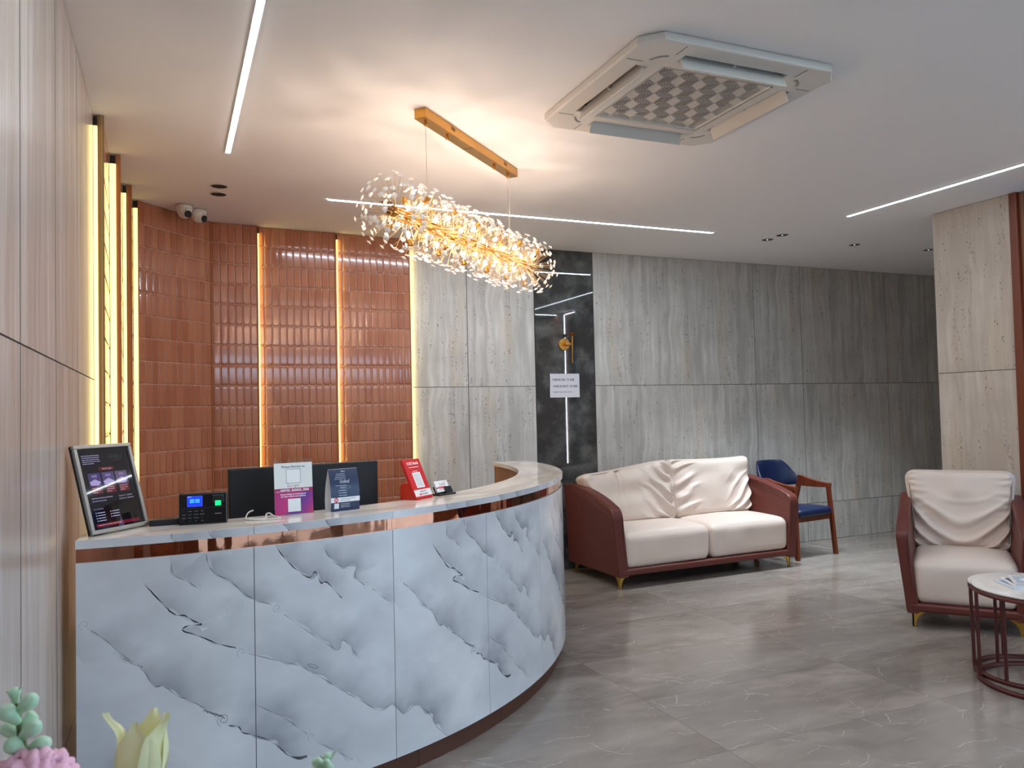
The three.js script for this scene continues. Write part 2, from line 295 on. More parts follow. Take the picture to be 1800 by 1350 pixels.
function slab(parent, w, h, m, at, turn, sc, r, t = 0.012) {
  const g = box(w - 0.006, h - 0.005, t); uvMetres(g, sc, r(), r());
  return part(parent, 'panel', g, m, { at, rot: [0, turn, 0] });
}
const rows = [[0, 0.385], [0.385, 1.62], [1.62, CEIL]];
{ // stone-clad wall beside the counter
  const o = struct('wall_left', 'wood-veined beige stone panel wall running beside the counter', 'wall'), r = rng(31);
  part(o, 'wall_core', box(0.2, CEIL, ZREAR - ZB + 0.4, XL - 0.102, CEIL / 2, (ZREAR + ZB) / 2), M.core);
  const zs = [2.4, 1.8, 1.19, 0.57, -0.05, -0.67, -1.29, -1.5, -2.126, -2.747, -3.36, -4.06], rw = [[0, 0.36], [0.36, 1.6], [1.6, CEIL]];
  for (const z of zs.slice(1, -1)) part(o, 'joint', box(0.006, CEIL, 0.0115, XL - 0.0034, CEIL / 2, z), M.core, { label: 'dark filled joint between the stone panels' });
  for (let i = 0; i + 1 < zs.length; i++) for (const [a, b] of rw) slab(o, zs[i] - zs[i + 1] - 0.006, b - a, M.stoneLeft, [XL - 0.006, (a + b) / 2, (zs[i] + zs[i + 1]) / 2], PI / 2, 0.8, r);
}
{ // travertine back wall with the dark polished slab let in
  const o = struct('wall_back', 'grey travertine panel wall behind the sofa', 'wall'), r = rng(32);
  part(o, 'wall_core', box(XFAR - XL + 0.4, CEIL, 0.2, (XFAR + XL) / 2, CEIL / 2, ZB - 0.102), M.core);
  const xs = [1.804, 2.305, 2.933, null, 3.53, 5.374, 5.989, 7.205, 7.833, 8.45, 9.2];
  for (let i = 0; i + 1 < xs.length; i++) if (xs[i] != null && xs[i + 1] != null) for (const [a, b] of rows) slab(o, xs[i + 1] - xs[i], b - a, M.travertine, [(xs[i] + xs[i + 1]) / 2, (a + b) / 2, ZB - 0.006], 0, 0.8, r);
  const g = box(3.524 - 2.938, CEIL - 0.004, 0.016); uvMetres(g, 1, 0.3, 0); { const u = g.attributes.uv; for (let i = 0; i < u.count; i++) u.setXY(i, u.getX(i) / 0.7, u.getY(i) / 2.84); }
  part(o, 'dark_panel', g, M.darkStone, { at: [(3.524 + 2.938) / 2, CEIL / 2, ZB - 0.004], label: 'polished charcoal stone slab' });
}
{ // wall with the pillar end, the door frame and the glazing
  const o = struct('wall_right', 'travertine pillar and glazed shopfront on the entrance side', 'wall'), r = rng(33);
  part(o, 'wall_core', box(0.5, CEIL, 0.58, XR + 0.252, CEIL / 2, (ZCOL - 3.51) / 2), M.core);
  part(o, 'wall_core', box(XFAR - XR - 0.5, CEIL, 0.2, (XFAR + XR + 0.5) / 2, CEIL / 2, ZCOL + 0.102), M.core);
  for (const [a, b] of rows) { slab(o, 0.596, b - a, M.travWarm, [XR + 0.006, (a + b) / 2, (ZCOL - 3.51) / 2], PI / 2, 0.8, r); }
  for (let i = 0; i < 3; i++) for (const [a, b] of rows) slab(o, 1.24, b - a, M.travertine, [XR + 0.64 + i * 1.24, (a + b) / 2, ZCOL + 0.006], 0, 0.8, r);
  part(o, 'wall_end', box(0.2, CEIL, 2.4, XFAR + 0.1, CEIL / 2, -5.2), M.white);
  part(o, 'door_frame', rbox(0.12, CEIL, 0.055, 0.004, XR + 0.05, CEIL / 2, -3.482), M.wood, { label: 'brown timber door frame' });
  part(o, 'door_frame', rbox(0.1, CEIL, 0.03, 0.004, XR + 0.07, CEIL / 2, -3.44), M.woodWall);
  part(o, 'pane', box(0.01, CEIL, 0.175, XR + 0.06, CEIL / 2, -3.338), M.blueGlass, { label: 'blue tinted glass pane' });
  part(o, 'door_leaf', box(0.08, CEIL, 0.75, XR + 0.05, CEIL / 2, -2.875), M.wood, { label: 'brown timber door' });
  part(o, 'pane', box(0.01, CEIL, 0.2, XR + 0.06, CEIL / 2, -2.4), M.blueDim, { label: 'narrow dark blue glass pane' });
  part(o, 'wall_board', box(0.12, CEIL, 1.2, XR + 0.07, CEIL / 2, -1.7), M.woodWall);
  for (const z of [-1.07, 0.7, 2.35]) part(o, 'mullion', rbox(0.08, CEIL, 0.07, 0.004, XR + 0.05, CEIL / 2, z), M.wood);
  for (const [a, b] of [[-1.03, 0.67], [0.73, 2.32]]) part(o, 'pane', box(0.01, CEIL, b - a, XR + 0.06, CEIL / 2, (a + b) / 2), M.glass);
}
{ // shopfront behind the photographer
  const o = struct('wall_front', 'timber-lined wall with shop window opposite the counter', 'wall');
  part(o, 'wall_board', box(1.9, CEIL, 0.12, XL + 0.95 - 0.2, CEIL / 2, ZREAR + 0.06), M.woodWall);
  part(o, 'wall_board', box(0.5, CEIL, 0.12, XR - 0.12, CEIL / 2, ZREAR + 0.06), M.woodWall);
  part(o, 'wall_board', box(3.6, 0.35, 0.12, 3.2, CEIL - 0.175, ZREAR + 0.06), M.woodWall);
  for (const [a, b] of [[1.4, 3.2], [3.2, 5.0]]) part(o, 'pane', box(b - a - 0.04, CEIL - 0.37, 0.01, (a + b) / 2, (CEIL - 0.36) / 2, ZREAR + 0.05), M.glass);
  for (const x of [1.4, 3.2, 5.0]) part(o, 'mullion', rbox(0.06, CEIL - 0.35, 0.08, 0.004, x, (CEIL - 0.35) / 2, ZREAR + 0.06), M.wood);
}
{
  const o = struct('pavement', 'grey paving outside the glazing', 'paving');
  part(o, 'paving_slab', box(14, 0.2, 18, XR + 0.35 + 7, -0.14, 4.9), M.outside);
  part(o, 'paving_slab', box(6.4, 0.2, 11, 2.4, -0.14, ZREAR + 0.45 + 5.5), M.outside);
}

{ // what the mirrored band and the glaze see outside: a boundary wall and shrubs in front of it
  const o = struct('boundary_wall', 'plain rendered boundary wall beyond the shop window', 'wall'), m = std({ color: '#8c7f72', roughness: 0.9 });
  for (let i = 0; i < 12; i++) part(o, 'wall_section', rbox(1.28, 2.3, 0.2, 0.01, -2.2 + i * 1.3, 1.11, 7.2), m); part(o, 'coping', rbox(15.6, 0.08, 0.28, 0.01, 4.95, 2.3, 7.2), M.travWarm);
  const leafM = phy({ color: '#4f7a3c', roughness: 0.6 }), potM = std({ color: '#7a4a36', roughness: 0.8 }), leaf = new THREE.PlaneGeometry(0.07, 0.16, 1, 2);
  const at = [[1.0, 5.2], [2.3, 5.6], [3.7, 5.1], [5.2, 5.7], [6.6, 4.6]], labs = ['shrub in a clay pot outside near the timber wall', 'shrub in a clay pot outside, second from the timber wall', 'shrub in a clay pot outside the middle of the window', 'shrub in a clay pot outside by the window corner', 'shrub in a clay pot outside, last beyond the window corner'];
  at.forEach(([x, z], n) => {
    const t = thing('potted_shrub', labs[n], 'plant', [x, -0.04, z]), r = rng(500 + n), L = [];
    part(t, 'pot', lathe([[0.0001, 0.001], [0.17, 0.001], [0.23, 0.36], [0.25, 0.36], [0.25, 0.4], [0.21, 0.4], [0.2, 0.34], [0.0001, 0.34]], 28), potM);
    part(t, 'trunk', rod(V3(0, 0.33, 0), V3(0, 0.9, 0), 0.025, 0.015), M.wood);
    for (let i = 0; i < 420; i++) { const a = r() * 6.283, e = Math.acos(1 - 1.9 * r()), q = 0.45 * Math.cbrt(0.2 + 0.8 * r()); const g = leaf.clone().rotateX(r() * 3).rotateY(a + r()).translate(Math.cos(a) * Math.sin(e) * q, 0.98 + Math.cos(e) * q * 1.15, Math.sin(a) * Math.sin(e) * q); L.push(g); }
    part(t, 'foliage', merge(L), leafM, { kind: 'stuff', label: 'green leaves' });
  });
}
// ---------------------------------------------------------------- terracotta tile panels with LED edges
const TW = 0.0535, TH = 0.1492;
const tileGeo = (() => {      // one glazed tile: flat rim, raised stadium-shaped pillow
  const w = TW - 0.0022, h = TH - 0.0022, N = 24, pos = [], idx = [], hw = w / 2, hh = h / 2;
  const stad = (inset, z) => { const rr = hw - inset, c = hh - inset - rr, out = []; for (let i = 0; i < N; i++) { const a = (i + 0.5) / N * 2 * PI, s = Math.sin(a), k = Math.cos(a); out.push([k * rr, s * rr + (s > 0 ? c : -c), z]); } return out; };
  const rect = (z) => stad(0, 0).map(([x, y]) => { const t = Math.min(hw / Math.max(1e-6, Math.abs(x)), hh / Math.max(1e-6, Math.abs(y))); const sx = Math.abs(x) > hw * 0.68 ? Math.sign(x) * hw : x, sy = Math.abs(y) > hh - hw * 0.72 ? Math.sign(y) * hh : y; return [sx, sy, z]; });
  const rings = [rect(-0.006), rect(0), stad(0.0016, -0.0008), stad(0.0025, -0.0011), stad(0.0048, 0.0022), stad(0.0057, 0.0029), stad(0.0068, 0.0031), stad(0.017, 0.0033)];
  for (const q of rings) for (const p of q) pos.push(...p);
  pos.push(0, hh - hw, 0.0034, 0, -(hh - hw), 0.0034);
  for (let k = 0; k + 1 < rings.length; k++) for (let i = 0; i < N; i++) { const a = k * N + i, b = k * N + (i + 1) % N, c = a + N, d = b + N; idx.push(a, b, d, a, d, c); }
  const L = (rings.length - 1) * N, T = rings.length * N, B = T + 1;
  for (let i = 0; i < N; i++) { const a = L + i, b = L + (i + 1) % N, up = i < N / 2; idx.push(a, b, up ? T : B); }
  idx.push(L + N / 2 - 0, B, T, L + N - 1 + 0 - (N - 1) + 0, T, B);
  const g = new THREE.BufferGeometry(); g.setAttribute('position', new THREE.Float32BufferAttribute(pos, 3)); g.setIndex(idx); g.computeVertexNormals();
  g.setAttribute('uv', new THREE.Float32BufferAttribute(new Float32Array(pos.length / 3 * 2), 2)); return g;
})();
function tilePanel(label, [xa, za], [xb, zb], cols, shown, edgeMat, r, group) {
  // the tiled face runs from a to b (seen from the room, a on the left); local x along the face, +z out of it
  const dx = xb - xa, dz = zb - za, L = Math.hypot(dx, dz), turn = Math.atan2(-dz, dx);
  const o = thing('tile_panel', label, 'wall panel', [xa, 0, za], turn, group);
  part(o, 'backing_board', box(L, CEIL - 0.004, 0.018, L / 2, CEIL / 2, -0.0154), M.grout);
  part(o, 'board_edge', box(0.004, CEIL - 0.004, 0.027, -0.002, CEIL / 2, -0.0145), edgeMat, { label: 'raw timber edge of the panel' });
  part(o, 'board_edge', box(0.004, CEIL - 0.004, 0.027, L + 0.002, CEIL / 2, -0.0145), edgeMat);
  const pitch = L / cols, n = 19, rest = [];
  for (let k = 0; k < n; k++) for (let i = 0; i < cols; i++) {
    const x = (i + 0.5) * pitch, y = CEIL - 0.001 - (k + 0.5) * TH, s = pitch / TW;
    if (k < shown) { const t = part(o, 'tile', tileGeo, tileMats[Math.floor(r() * 3)], { at: [x, y, -0.005] }); t.scale.x = s; }
    else rest.push(tileGeo.clone().scale(s, 1, 1).translate(x, y, -0.005));
  }
  if (rest.length) part(o, 'tiles', merge(rest), tileMats[0], { kind: 'stuff', label: 'remaining glazed terracotta tiles of the panel' });
  return o;
}
const ledStrips = [];
function ledStrip(label, x, z, w, d, face, mul = 1) {  // an upright glowing strip with its light in front of it
  const o = thing('led_strip', label, 'light strip', [x, 0, z], 0, null);
  part(o, 'light_diffuser', box(w, 2.72, d, 0, 1.42, 0), M.ledWarm);
  part(o, 'end_clip', box(w * 0.9, 0.04, d, 0, 2.805, 0), M.dark);
  part(o, 'channel', box(w * 0.9, 0.06, d, 0, 0.03, 0), M.frameGrey);
  for (const f of face) rectLight(o, LED_WARM, POWER.coveLed * mul, Math.abs(f[0]) > 0.5 ? d : w, 2.72, [f[0] * (w / 2 + 0.002), 1.42, f[1] * (d / 2 + 0.002)], [x + f[0] * 9, 1.42, z + f[1] * 9]);
  return o;
}
{
  const r = rng(61);
  tilePanel('narrow-looking terracotta tile panel with pale raw edge next to the beige stone wall', [-0.273, -4.05], [-0.288, -4.608], 11, 0, M.edge, r);
  tilePanel('terracotta tile panel with orange edge, second beyond the beige stone wall', [-0.234, -4.63], [-0.255, -5.19], 11, 0, M.orangeEdge, r);
  tilePanel('terracotta tile panel with brown edge, third beyond the beige stone wall', [-0.203, -5.212], [-0.214, -5.545], 7, 0, M.orangeEdge, r);
  tilePanel('terracotta tile panel set across the corner below the two security cameras', [-0.181, -5.567], [0.277, -6.01], 12, 13, M.orangeEdge, r);
  tilePanel('narrow terracotta tile panel directly beside the corner panel with the cameras', [0.284, -6.012], [0.599, -6.032], 6, 13, M.orangeEdge, r);
  tilePanel('terracotta tile panel between two glowing yellow strips behind the monitor', [0.601, -6.066], [1.186, -6.085], 11, 13, M.orangeEdge, r);
  tilePanel('terracotta tile panel that adjoins the grey travertine wall', [1.194, -6.100], [1.798, -6.128], 11, 13, M.orangeEdge, r);
  ledStrip('glowing yellow strip between the beige stone wall and the first tile panel', -0.3095, -4.040, 0.017, 0.006, [[0, 1]]);
  ledStrip('glowing yellow strip at the near edge of the second tile panel', -0.2725, -4.620, 0.03, 0.006, [[0, 1]]);
  ledStrip('glowing yellow strip at the near edge of the third tile panel', -0.2445, -5.203, 0.019, 0.006, [[0, 1]]);
  ledStrip('glowing yellow strip between the third tile panel and the corner panel', -0.1985, -5.558, 0.026, 0.006, [[0, 1]]);
  ledStrip('thin glowing yellow strip between the narrow tile panel and the next one', 0.612, -6.0575, 0.009, 0.007, [[1, 0]], 9);
  ledStrip('thin glowing yellow strip between the two wide tile panels behind the monitor', 1.203, -6.094, 0.009, 0.007, [[1, 0]], 9);
  ledStrip('thin glowing strip where the terracotta tiles end at the travertine wall', 1.812, -6.15, 0.007, 0.01, [[1, 0]], 6);
}

// ---------------------------------------------------------------- ceiling lights
function ceilingLed(label, x0, x1, z0, z1) {
  const L = Math.max(x1 - x0, z1 - z0), alongX = x1 - x0 > z1 - z0, cx = (x0 + x1) / 2, cz = (z0 + z1) / 2;
  const o = thing('ceiling_light', label, 'ceiling light', [cx, CEIL, cz], alongX ? 0 : PI / 2);
  part(o, 'light_diffuser', box(L, 0.008, 0.022, 0, -0.003, 0), M.ledWhite);
  for (const s of [-1, 1]) part(o, 'trim', box(L + 0.006, 0.005, 0.004, 0, -0.0025, s * 0.0135), M.white);
  rectLight(o, LED_WHITE, POWER.ceilingLed, L, 0.022, [0, -0.009, 0], [cx, -5, cz]);
}
ceilingLed('straight white light line in the ceiling above the reception counter end', 0.282, 0.304, -4.387, 0.6);
ceilingLed('straight white light line in the ceiling parallel to the travertine back wall', 0.965, 4.083, -5.151, -5.129);
ceilingLed('straight white light line in the ceiling in front of the travertine pillar', 4.72, 4.742, -4.35, 0.6);
{ // upright light line on the entrance side, mirrored in the dark slab
  const o = thing('wall_light', 'upright white light line on the entrance side wall', 'wall light', [XR, 0, -2.15]);
  part(o, 'light_diffuser', box(0.006, 2.2, 0.010, 0.001, 1.7, 0), M.ledWhite); part(o, 'light_diffuser', box(0.006, 0.014, 0.3, 0.001, 2.8, -0.17), M.ledWhite);
  rectLight(o, LED_WHITE, POWER.ceilingLed * 0.4, 0.010, 2.2, [-0.006, 1.7, 0], [-5, 1.7, -2.15]);
}
for (const [x, z, on, lab] of [[0.285, -5.064, 0, 'black recessed downlight by the cameras, farther from the corner'], [0.291, -5.249, 0, 'black recessed downlight by the cameras, closer to the corner'],
  [4.723, -5.215, 1, 'small black recessed downlight behind the end of the pillar light line, by the wall'], [4.719, -5.033, 1, 'small black recessed downlight behind the end of the pillar light line, by the line'],
  [5.653, -5.137, 1, 'lone black recessed downlight over the blue chair'], [6.545, -5.091, 1, 'black recessed downlight half hidden behind the pillar'], [1.34, -5.1, 0, 'black recessed downlight seen through the chandelier']]) {
  const o = thing('downlight', lab, 'downlight', [x, CEIL, z]);
  part(o, 'trim_ring', lathe([[0.047, 0], [0.053, -0.001], [0.055, -0.004], [0.049, -0.005], [0.046, -0.002]], 40), M.white);
  part(o, 'reflector', lathe([[0.0001, -0.0022], [0.02, -0.0022], [0.046, -0.0026]], 40), M.dark);
  if (!on) continue;
  part(o, 'lens', lathe([[0.0001, -0.0032], [0.006, -0.0032], [0.007, -0.0024]], 20), M.lens);
  const l = new THREE.SpotLight(LED_WHITE, POWER.downlight, 0, 0.64, 0.8, 2); l.position.set(0, -0.01, 0); l.target.position.set(0, -2, 0); l.castShadow = true; l.shadow.radius = 0.8; o.add(l); o.add(l.target);
}
{ // two dome cameras in the corner
  for (const [x, z, ry, lab] of [[0.095, -5.60, 0.5, 'white dome security camera, the one closer to the glowing strip'], [0.185, -5.69, 0.85, 'white dome security camera, the one closer to the narrow tile panel']]) {
    const o = thing('security_camera', lab, 'camera', [x, CEIL, z], ry, 'security cameras in the tiled corner');
    part(o, 'base', lathe([[0.0001, -0.001], [0.053, -0.001], [0.054, -0.022], [0.05, -0.028], [0.0001, -0.028]], 40), M.white);
    part(o, 'housing', lathe([[0.05, -0.026], [0.046, -0.05], [0.034, -0.075], [0.018, -0.088], [0.0001, -0.09]], 40), M.white);
    const ball = part(o, 'eyeball', new THREE.SphereGeometry(0.034, 32, 20), M.white, { at: [0, -0.058, 0.018] });
    part(ball, 'lens_face', new THREE.CylinderGeometry(0.0235, 0.0235, 0.006, 32).rotateX(PI / 2 + 0.35), M.blackGloss, { at: [0, -0.011, 0.031] });
    part(ball, 'hood', new THREE.CylinderGeometry(0.017, 0.02, 0.02, 24, 1, false, 0, PI).rotateX(PI / 2).rotateZ(PI / 2), M.white, { at: [0, 0.012, 0.026] });
  }
}

// ---------------------------------------------------------------- reception counter (a quarter ring)
const CC = [-0.09, -5.36], CTOP = 1.035, D2R = PI / 180;
function arcSlab(r0, r1, y0, y1, a0, a1, uvOuter, uvTop) {   // closed ring sector; angles in degrees from +z towards +x
  const n = Math.max(2, Math.ceil((a1 - a0) / 1.5)), pos = [], nor = [], uv = [], idx = [];
  const P = (r, y, a) => [CC[0] + r * Math.sin(a * D2R), y, CC[1] + r * Math.cos(a * D2R)];
  const face = (fn, nf, uf) => { const b = pos.length / 3; for (let i = 0; i <= n; i++) { const a = lerp(a0, a1, i / n); for (const s of [0, 1]) { pos.push(...fn(a, s)); nor.push(...nf(a)); uv.push(...uf(a, s)); } } for (let i = 0; i < n; i++) { const k = b + i * 2; idx.push(k, k + 2, k + 3, k, k + 3, k + 1); } };
  const no = (a) => [Math.sin(a * D2R), 0, Math.cos(a * D2R)], ni = (a) => no(a).map((v) => -v);
  const uo = uvOuter ?? ((a, y) => [a * D2R * r1, y]), ut = uvTop ?? ((a, r) => [a * D2R * r1, r]);
  face((a, s) => P(r1, s ? y1 : y0, a), no, (a, s) => uo(a, s ? y1 : y0));
  face((a, s) => P(r0, s ? y0 : y1, a), ni, (a, s) => uo(a, s ? y0 : y1));
  face((a, s) => P(s ? r0 : r1, y1, a), () => [0, 1, 0], (a, s) => ut(a, s ? r0 : r1));
  face((a, s) => P(s ? r1 : r0, y0, a), () => [0, -1, 0], (a, s) => ut(a, s ? r1 : r0));
  for (const [a, sg] of [[a0, -1], [a1, 1]]) { const b = pos.length / 3, nn = [Math.cos(a * D2R) * sg, 0, -Math.sin(a * D2R) * sg]; for (const [r, y] of [[r0, y0], [r1, y0], [r1, y1], [r0, y1]]) { pos.push(...P(r, y, a)); nor.push(...nn); uv.push(...ut(a, r)); } if (sg < 0) idx.push(b, b + 1, b + 2, b, b + 2, b + 3); else idx.push(b, b + 2, b + 1, b, b + 3, b + 2); }
  const g = new THREE.BufferGeometry();
  g.setAttribute('position', new THREE.Float32BufferAttribute(pos, 3)); g.setAttribute('normal', new THREE.Float32BufferAttribute(nor, 3)); g.setAttribute('uv', new THREE.Float32BufferAttribute(uv, 2)); g.setIndex(idx);
  return g;
}
{
  const o = thing('reception_counter', 'curved reception counter with veined white marble front and mirrored rose band', 'counter');
  const A = [-4.3, 8.0, 20.36, 32.74, 45.1, 57.5, 69.8, 82.2, 89.5], gap = 0.03, RF = 2.53;
  const uvM = (a, y) => [(a + 4.37) / 24.74, (y - 0.085) / 0.878], uvT = (a, r) => [a * D2R * RF / 1.1, (r - 2.2) / 0.55];
  part(o, 'carcass', arcSlab(2.30, RF - 0.055, 0.0, 1.006, -4.25, 89.45), M.counterBody);
  for (let i = 0; i + 1 < A.length; i++) {
    part(o, 'front_panel', arcSlab(RF - 0.02, RF, 0.085, 0.963, A[i] + gap, A[i + 1] - gap, uvM, uvM), M.marble, { label: 'white marble panel with grey veins' });
    part(o, 'plinth', arcSlab(RF - 0.05, RF - 0.03, 0.001, 0.085, A[i] + (i ? 3 : 0) , A[i + 1] + (i + 2 < A.length ? 3 - 0.04 : 0)), M.plinth, { label: 'brown metal plinth' });
  }
  const T = [-4.3, 8.0, 20.36, 45.1, 69.8, 89.5];
  for (let i = 0; i + 1 < T.length; i++) {
    part(o, 'counter_top', arcSlab(2.265, RF, 1.0075, CTOP, T[i] + 0.02, T[i + 1] - 0.02, uvM, uvT), M.marbleTop);
    part(o, 'fascia', arcSlab(RF, RF + 0.003, 1.0075, CTOP - 0.0006, T[i] + 0.02, T[i + 1] - 0.02, (a, y) => [(a + 4.37) / 24.74, (y - 0.2) / 0.878], uvT), M.marble);
  }
  const S = [-4.3, 2.7, 7.6, 11.5, 20.4, 33, 45.2, 58, 72, 89.5];
  for (let i = 0; i + 1 < S.length; i++) part(o, 'mirror_band', arcSlab(RF - 0.03, RF - 0.008, 0.963, 1.0075, S[i] + 0.015, S[i + 1] - 0.015, (a, y) => [a * D2R * RF / 1.6, y * 3]), M.rose, { label: 'mirrored rose gold band' });
  part(o, 'inner_panel', arcSlab(2.275, 2.30, 0.75, 1.006, -4.2, 89.4), M.woodWall);
  part(o, 'work_desk', arcSlab(1.70, 2.30, 0.72, 0.75, -4.0, 80), M.woodWall);
  part(o, 'desk_support', arcSlab(1.72, 1.76, 0, 0.72, 76, 79), M.woodWall); part(o, 'desk_support', arcSlab(1.72, 1.76, 0, 0.72, -2, 2), M.woodWall);
}
// small things standing on the counter; (ax, az) and (bx, bz) are the ends of the foot of the face turned to the room
function stand(name, label, category, a, b, y = CTOP) {
  const dx = b[0] - a[0], dz = b[1] - a[1];
  const o = thing(name, label, category, [(a[0] + b[0]) / 2, y, (a[1] + b[1]) / 2], Math.atan2(-dz, dx)); o.userData.w = Math.hypot(dx, dz); return o;
}
function print(w, h, draw, opt = {}) { const c = canvas(w, h), x = c.getContext('2d'); draw(x, w, h); return phy({ map: tex(c, true, false), roughness: opt.rough ?? 0.5, ...(opt.m ?? {}) }); }
const lines = (x, col, x0, y0, w, n, dy, t, r) => { x.fillStyle = col; for (let i = 0; i < n; i++) { let p = x0; const end = x0 + w * (i === n - 1 ? 0.6 : 0.9 + r() * 0.1); while (p < end) { const l = 6 + r() * 22; x.fillRect(p, y0 + i * dy, Math.min(l, end - p), t); p += l + 5; } } };
{ // framed poster leaning back towards the stone wall
  const o = stand('poster_frame', 'silver framed black hotel poster leaning at the stone wall end of the counter', 'frame', [-0.239, -2.903], [-0.076, -3.086]);
  const W = 0.245, H = 0.304, tilt = -0.28, g = new THREE.Group(); const k = o.userData.w; delete o.userData.w;
  const body = part(o, 'frame_back', box(W, H, 0.012, 0, H / 2, -0.008), M.black, { rot: [tilt, 0, 0], at: [0, 0.004, 0] });
  const mat = print(768, 1060, (x, w, h) => {
    const r = rng(5); x.fillStyle = '#15141a'; x.fillRect(0, 0, w, h);
    lines(x, '#b9b3d8', 60, 90, 260, 5, 26, 9, r);
    x.fillStyle = '#2d4a40'; x.font = 'italic 78px serif'; x.fillText('Gokul', 440, 150); x.fillStyle = '#7a2630'; x.fillRect(500, 170, 130, 5);
    x.fillStyle = '#6c1f2a'; x.fillRect(270, 255, 220, 46); x.fillStyle = '#e6d8d8'; x.font = '26px serif'; x.fillText('Room Type', 318, 287);
    for (let i = 0; i < 3; i++) { const bx = 90 + i * 200; x.fillStyle = ['#4b3f6e', '#5a4d78', '#6a5a74'][i]; x.fillRect(bx, 325, 180, 175); x.fillStyle = '#b9a8d8'; x.beginPath(); x.moveTo(bx + 10, 440); x.lineTo(bx + 90, 405); x.lineTo(bx + 170, 450); x.lineTo(bx + 130, 492); x.lineTo(bx + 20, 485); x.fill(); x.fillStyle = '#8a78aa'; x.fillRect(bx + 50, 350, 80, 34); x.fillStyle = '#6c1f2a'; x.fillRect(bx + 20, 505, 150, 96); lines(x, '#d7b7c0', bx + 32, 518, 120, 3, 28, 9, r); }
    x.fillStyle = '#cfc8e6'; x.font = '24px sans-serif'; x.fillText('Check in: 11:00 AM', 470, 668); x.fillText('Check out: 10:00 AM', 470, 706); lines(x, '#b9b3d8', 80, 650, 330, 2, 36, 9, r);
    x.fillText('Our Facilities', 70, 800); for (const [bx, n] of [[90, 4], [300, 3]]) for (let i = 0; i < n; i++) { x.fillStyle = '#cfc8e6'; x.beginPath(); x.arc(bx, 842 + i * 34, 7, 0, 7); x.fill(); x.fillRect(bx + 18, 838 + i * 34, 110, 8); }
    x.fillStyle = '#7a1f30'; x.fillRect(60, 980, 640, 44); lines(x, '#d7b7c0', 90, 996, 560, 1, 1, 9, r);
  }, { rough: 0.04, m: { clearcoat: 1, clearcoatRoughness: 0.02 } });
  part(body, 'poster', new THREE.PlaneGeometry(W - 0.024, H - 0.024).translate(0, H / 2, -0.0005), mat);
  for (const [w, h, x, y] of [[W, 0.013, 0, 0.0065], [W, 0.013, 0, H - 0.0065], [0.013, H - 0.026, -W / 2 + 0.0065, H / 2], [0.013, H - 0.026, W / 2 - 0.0065, H / 2]]) part(body, 'frame_rail', rbox(w, h, 0.014, 0.002, x, y, 0), M.frameGrey);
  part(o, 'easel_leg', beam(V3(0.02, 0.003, -0.135), V3(0.02, 0.2, -0.075), 0.04, 0.004, 0.001), M.wood);
}
{ // fingerprint attendance terminal
  const o = stand('fingerprint_terminal', 'black fingerprint terminal with blue screen and glowing green sensor', 'terminal', [0.024, -3.019], [0.186, -3.007]); delete o.userData.w;
  const W = 0.163, H = 0.112; const b = part(o, 'body', rbox(W, H, 0.032, 0.006, 0, H / 2, -0.02), M.blackGloss, { rot: [-0.1, 0, 0] });
  const scr = print(256, 192, (x, w, h) => { x.fillStyle = '#1030d8'; x.fillRect(0, 0, w, h); x.strokeStyle = '#3a6cff'; x.lineWidth = 4; x.strokeRect(2, 2, w - 4, h - 4); x.fillStyle = '#38b4ff'; x.fillRect(44, 58, 72, 66); x.fillRect(136, 58, 72, 66); x.fillStyle = '#0b2a80'; x.font = 'bold 56px sans-serif'; x.fillText('12', 48, 112); x.fillText('23', 140, 112); x.fillStyle = '#9fd0ff'; x.fillRect(8, 10, 60, 8); });
  scr.emissiveMap = scr.map; scr.emissive = new THREE.Color(1, 1, 1); scr.emissiveIntensity = 0.55;
  part(b, 'display_screen', new THREE.PlaneGeometry(0.05, 0.037), scr, { at: [-0.028, 0.083, -0.0038] });
  part(b, 'sensor_hood', rbox(0.042, 0.03, 0.012, 0.004), M.black, { at: [0.05, 0.088, -0.003] });
  part(b, 'sensor_light', rbox(0.02, 0.018, 0.004, 0.0015), std({ color: '#0a8c48', emissive: '#14e07a', emissiveIntensity: 0.9 }), { at: [0.05, 0.073, 0.0045], label: 'green glowing sensor' });
  part(b, 'seam_line', box(W - 0.008, 0.0012, 0.001), std({ color: '#3a3a40', roughness: 0.4 }), { at: [0, 0.058, -0.0037] });
  const keys = print(256, 160, (x, w, h) => { x.fillStyle = '#0b0c12'; x.fillRect(0, 0, w, h); x.fillStyle = '#a6a8b4'; x.font = '17px sans-serif'; ['1', '2 abc', '3 def', 'ESC', '4 ghi', '5 jkl', '6 mno', 'MENU', '7 pqrs', '8 tuv', '9 wxyz', '^', '*', '0', '#', 'OK'].forEach((s, i) => { x.textAlign = 'center'; x.fillText(s, 32 + (i % 4) * 64, 26 + Math.floor(i / 4) * 40); }); }, { rough: 0.25 });
  part(b, 'keypad', new THREE.PlaneGeometry(0.082, 0.046), keys, { at: [-0.034, 0.031, -0.0038] });
  part(b, 'brand_mark', box(0.022, 0.002, 0.001), std({ color: '#9a9ca6' }), { at: [0.05, 0.036, -0.0037] });
}
